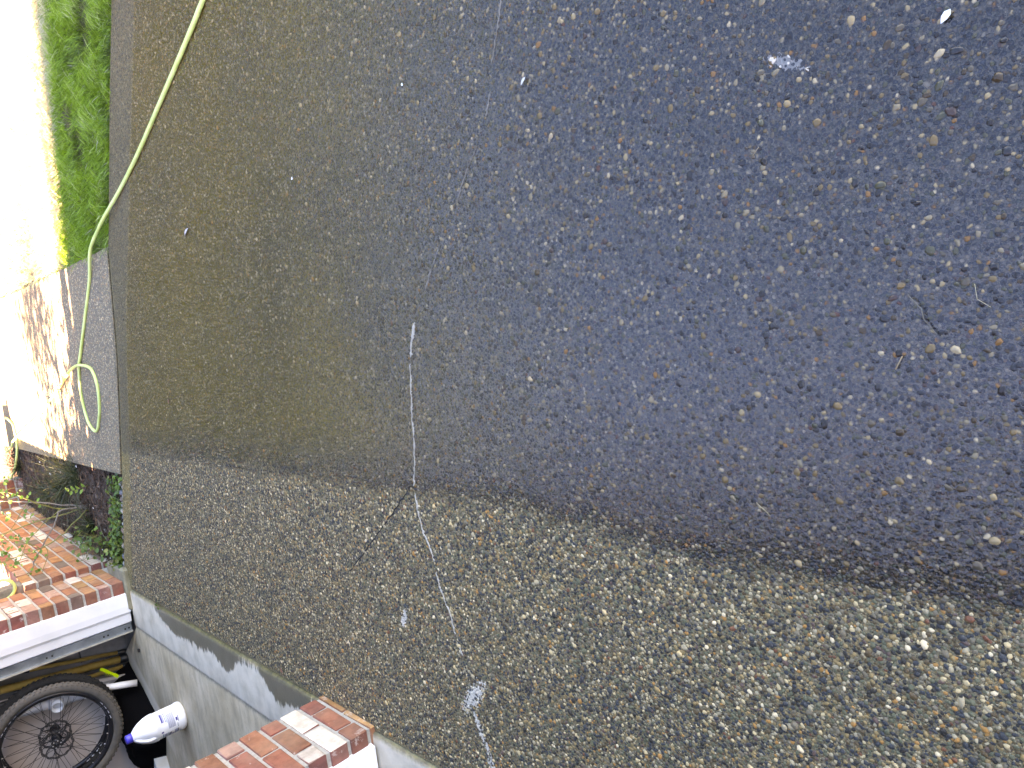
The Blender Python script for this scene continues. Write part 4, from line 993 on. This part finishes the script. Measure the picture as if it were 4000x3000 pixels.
def wheel(center, nrm, spin, label, tyre_mat, main=True):
    R, tr = .365, .029; e = empty('bicycle_wheel', center); q = Vector(nrm).to_track_quat('Z', 'Y'); e.rotation_mode = 'QUATERNION'; e.rotation_quaternion = q; tag(e, label, 'wheel', 'mountain bike wheels leaning in the garage')
    V, F = ring(R - tr - .004, tr, 96, 14, .95); ty = ob('tyre', mesh('tyre', V, F, tyre_mat, True), e)
    V = []; F = []                                                # tread knobs
    for i in range(78):
        a = 2 * math.pi * i / 78
        for (lat, out, w_, l_) in ((-.021, .020, .0055, .0058), (-.0075 if i % 2 else -.0095, .0283, .0048, .0062), (.0075 if i % 2 else .0095, .0283, .0048, .0062), (.021, .020, .0055, .0058)):
            th = math.atan2(lat, out); rr = tr; c = Vector((R - tr - .004 + math.cos(th) * rr, 0, math.sin(th) * rr * .95)); nn = Vector((math.cos(th), 0, math.sin(th))); s1 = Vector((-math.sin(th), 0, math.cos(th))); s2 = Vector((0, 1, 0)); rot = Matrix.Rotation(a + (.02 if abs(lat) > .015 else 0), 3, 'Z'); k0 = len(V)
            for h in (-.002, .0042):
                for x_, y_ in ((-1, -1), (1, -1), (1, 1), (-1, 1)):
                    f = 1 if h < 0 else .82; V.append(rot @ (c + nn * h + s1 * x_ * w_ * f + s2 * y_ * l_ * f))
            F += [(k0 + 4, k0 + 5, k0 + 6, k0 + 7)] + [(k0 + j, k0 + (j + 1) % 4, k0 + 4 + (j + 1) % 4, k0 + 4 + j) for j in range(4)]
    t = ob('tread', mesh('tread', V, F, tyre_mat), ty); t['kind'] = 'stuff'
    Rr = .304; V = []; F = []; prof = [(Rr + .004, -.014), (Rr + .004, .014), (Rr - .012, .0135), (Rr - .024, .004), (Rr - .024, -.004), (Rr - .012, -.0135)]; n = 96; m = len(prof)
    for i in range(n):
        a = 2 * math.pi * i / n
        for r_, z_ in prof: V.append((r_ * math.cos(a), r_ * math.sin(a), z_))
    for i in range(n):
        for k in range(m): F.append((i * m + k, ((i + 1) % n) * m + k, ((i + 1) % n) * m + (k + 1) % m, i * m + (k + 1) % m))
    rim = ob('rim', mesh('rim', V, F, alloy, True), e)
    # pale block decals on the rim flank
    for s0 in (spin + .2, spin + 2.3, spin + 4.4):
        for k, wl in enumerate((.05, .035, .05, .02, .045, .035, .05, .03)):
            a0 = s0 + k * .062; V = []; F = []
            for i in range(4):
                a = a0 + wl * i / 3
                for rr_, zz_ in ((Rr - .0165, .0103), (Rr - .0008, .0150)): V.append((rr_ * math.cos(a), rr_ * math.sin(a), zz_))
            for i in range(3): F.append((2 * i, 2 * i + 2, 2 * i + 3, 2 * i + 1))
            if k % 2 == 0: ob('decal', mesh('decal', V, F, decal), rim)
            else: ob('decal', mesh('decal', [(x * .999, y * .999, z + .0001) for x, y, z in V][:4], F[:1], decal), rim)
    V, F = lathe_geo([(0, -.058), (.010, -.058), (.010, -.040), (.028, -.036), (.028, -.031), (.016, -.026), (.014, 0), (.016, .026), (.028, .031), (.028, .035), (.012, .040), (.010, .058), (0.006, .058), (.006, .03)], 24); ob('hub', mesh('hub', V, F, alloy, True), e)
    if 'sp' not in _cache:
        V, F = tube_geo([(.027, 0, 0), (.283, 0, 0)], .0014, 6); _cache['sp'] = mesh('spoke', V, F, spk, True); V, F = tube_geo([(.272, 0, 0), (.285, 0, 0)], .0024, 6); _cache['np'] = mesh('nipple', V, F, silver, True)
    for i in range(28):
        a = 2 * math.pi * i / 28 + spin; side = 1 if i % 2 else -1; off = (1.25 if (i // 2) % 2 else -1.25)
        p0 = Vector((.027 * math.cos(a + off), .027 * math.sin(a + off), side * .033)); p1 = Vector((.283 * math.cos(a), .283 * math.sin(a), side * .003)); d = (p1 - p0).normalized()
        x_ = d; z_ = d.cross(Vector((0, 0, 1))).normalized(); y_ = z_.cross(x_); mm = Matrix((x_, y_, z_)).transposed().to_4x4(); L = (p1 - p0).length / .256
        s = bpy.data.objects.new('spoke', _cache['sp']); mm2 = Matrix.Translation(p0 - d * .027 * L) @ mm @ Matrix.Diagonal((L, 1, 1, 1)); s.matrix_local = mm2; link(s, e); s.matrix_local = mm2
        nn = bpy.data.objects.new('nipple', _cache['np']); link(nn, e); nn.matrix_local = mm2
    # brake rotor: slotted outer ring with curved arms and six bolts
    bm = bmesh.new(); seg = 72; zt = .047; Ro, Ri = .090, .0765
    def rr_(i, base): return base + (.0025 * math.cos(i / seg * 2 * math.pi * 12) if base > .08 else .0022 * math.cos(i / seg * 2 * math.pi * 12 + 1))
    rings = []
    for i in range(seg):
        a = 2 * math.pi * i / seg + spin; rings.append([bm.verts.new((q * math.cos(a), q * math.sin(a), z)) for q, z in ((rr_(i, Ro), zt - .0009), (rr_(i, Ro), zt + .0009), (rr_(i, Ri), zt + .0009), (rr_(i, Ri), zt - .0009))])
    for i in range(seg):
        A, B = rings[i], rings[(i + 1) % seg]
        for k in range(4): bm.faces.new((A[k], B[k], B[(k + 1) % 4], A[(k + 1) % 4]))
    for j in range(6):                                            # arms
        P = []
        for s in range(7):
            t = s / 6; a = spin + j * math.pi / 3 + t * .75; q = .018 + t * .060; P.append((q * math.cos(a), q * math.sin(a), zt))
        V, F = tube_geo(P, [.0052 - .0016 * (s / 6) for s in range(7)], 6); vs = [bm.verts.new((v[0], v[1], zt + (v[2] - zt) * .22)) for v in V]
        for f in F:
            try: bm.faces.new([vs[k] for k in f])
            except ValueError: pass
    V, F = lathe_geo([(.0095, zt - .0012), (.0095, zt + .0014), (.026, zt + .0014), (.026, zt - .0012)], 24); vs = [bm.verts.new(v) for v in V]
    for f in F: bm.faces.new([vs[k] for k in f])
    ro = bm_obj('brake_rotor', bm, steel, e)
    hole_m = silver
    for j in range(6):
        a = spin + j * math.pi / 3 + .3; V, F = lathe_geo([(0, zt + .0045), (.003, zt + .0045), (.0036, zt + .003), (.0036, zt)], 10); ob('rotor_bolt', mesh('rotor_bolt', V, F, silver, True), ro, (.0215 * math.cos(a), .0215 * math.sin(a), 0))
    for j in range(36):
        a = spin + j * math.pi / 18; q = .0832 + (.003 if j % 2 else -.002); V = []; 
        for da, dq in ((-.028, -.0013), (.028, -.0013), (.028, .0013), (-.028, .0013)): V.append(((q + dq) * math.cos(a + da), (q + dq) * math.sin(a + da), zt + .0012))
        ob('rotor_slot', mesh('rotor_slot', V, [(0, 1, 2, 3)], _slot), ro)
    return e
_slot = simple('slot_light', (.30, .28, .28), .6, .1)
NW = (-.0564, -.9811, .185)
wheel((-.8167, 2.9637, .5416), NW, .4, 'front bicycle wheel with dusty grey knobbly tyre and disc rotor', rub)
wheel((-.825, 3.14, .518), (-.03, -.985, .17), 1.3, 'second bicycle wheel with clean black tyre behind the dusty one', rub2)

# door sensor on the block behind the track
e = empty('door_sensor', (-.43, 3.49, .13)); tag(e, 'black garage door sensor with orange wire low behind the track', 'sensor')
box('body', -.03, .03, -.025, .01, -.022, .022, blackp, e, .004); V, F = lathe_geo([(0, .006), (.008, .005), (.009, 0)], 14); o = ob('lens', mesh('lens', V, F, silver, True), e, (0, -.026, 0)); o.rotation_euler = (math.pi / 2, 0, 0)
owire = simple('orange_wire', (.45, .09, .03), .5, .1); tube('wire', [(.03, -.004, -.01), (.05, -.004, -.05), (.06, -.004, -.09)], .008, owire, e, 6); tube('wire', [(0, -.004, .022), (.02, -.004, .2), (.035, -.004, .5)], .006, owire, e, 6)
# black plug on the floor
o = box('plug', -.50, -.475, 3.02, 3.04, gz(3) + FZ, gz(3) + FZ + .012, blackp, None, .003); tag(o, 'tiny black plug on the floor by the door track', 'plug')

# ------------------------------------------------------------------ small unseen tree added beyond the low wall to dapple walk and lawn
def tree(loc, label, h, crown_r, nleaf, seed):
    rr = random.Random(seed); e = empty('dapple_tree', loc); tag(e, label, 'tree')
    tube('trunk', [(0, 0, -.1), (.03, .02, h * .25), (-.02, .05, h * .5), (.02, .02, h * .8)], [.06, .05, .04, .02], MAT['bark'], e, 10)
    tips = []
    for k in range(16):
        a = rr.uniform(0, 6.28); z0 = h * rr.uniform(.35, .75); L = crown_r * rr.uniform(.6, 1.1); p1 = Vector((math.cos(a) * L * .5, math.sin(a) * L * .5, z0 + L * .25)); p2 = Vector((math.cos(a + .2) * L, math.sin(a + .2) * L, z0 + L * .45)); tube('limb', [(0, 0, z0), p1, p2], [.02, .013, .005], MAT['bark'], e, 6); tips += [p1, p2, (p1 + p2) / 2]
    V, F, R = [], [], []
    for k in range(nleaf):
        c = rr.choice(tips) + Vector((rr.gauss(0, .16), rr.gauss(0, .16), rr.gauss(0, .14))); leaf_geo(V, F, R, c, (rr.gauss(0, 1), rr.gauss(0, 1), rr.gauss(.3, 1)), rr.uniform(.05, .085))
    leaves_obj('crown', V, F, R, MAT['tree_leaf'], e)
tree((-1.75, 4.65, -.05), 'small unseen tree added beyond the low brick wall to cast dapples', 3.1, 1.05, 3400, 3)

# tall trees beyond the lawn, seen only as the dark reflection in the wet concrete
def tall_tree(x, y, h, r, label, seed):
    rr = random.Random(seed); e = empty('tall_tree', (x, y, -.3)); tag(e, label, 'tree', 'tall trees beyond the lawn')
    tube('trunk', [(0, 0, 0), (.1, .1, h * .4), (0, 0, h * .9)], [.25, .18, .04], MAT['bark'], e, 10)
    V, F, R = [], [], []; cl = []
    for k in range(80):
        t = rr.random() ** 1.2; z = h * (.10 + .88 * t); rad = r * (1 - t * .8) * math.sqrt(rr.random()); a = rr.uniform(0, 6.28); cl.append(Vector((rad * math.cos(a), rad * math.sin(a), z)))
    for k in range(4200):
        c = rr.choice(cl) + Vector((rr.gauss(0, .55), rr.gauss(0, .55), rr.gauss(0, .5))); leaf_geo(V, F, R, c, (rr.gauss(0, 1), rr.gauss(-.4, 1), rr.gauss(.4, 1)), rr.uniform(.28, .55))
    leaves_obj('crown', V, F, R, MAT['tree_leaf'], e)
for i, (x, y, h, r, q) in enumerate([(-9.5, 15.5, 9, 3.2, 'leftmost'), (-6.3, 14.5, 10, 3.2, 'second from the left'), (-3.1, 15.5, 9, 3.2, 'third from the left'), (-.2, 14.3, 10, 3.2, 'fourth from the left'), (2.7, 15.0, 9.5, 3.2, 'middle one'), (5.6, 14.6, 10, 3.2, 'fourth from the right'), (8.6, 14.2, 9, 3.2, 'third from the right'), (11.3, 12.9, 10, 3.2, 'second from the right'), (13.8, 11.0, 9.5, 3.2, 'rightmost')]):
    tall_tree(x, y, h, r, 'tall dark leafy tree beyond the lawn, ' + q, 40 + i)
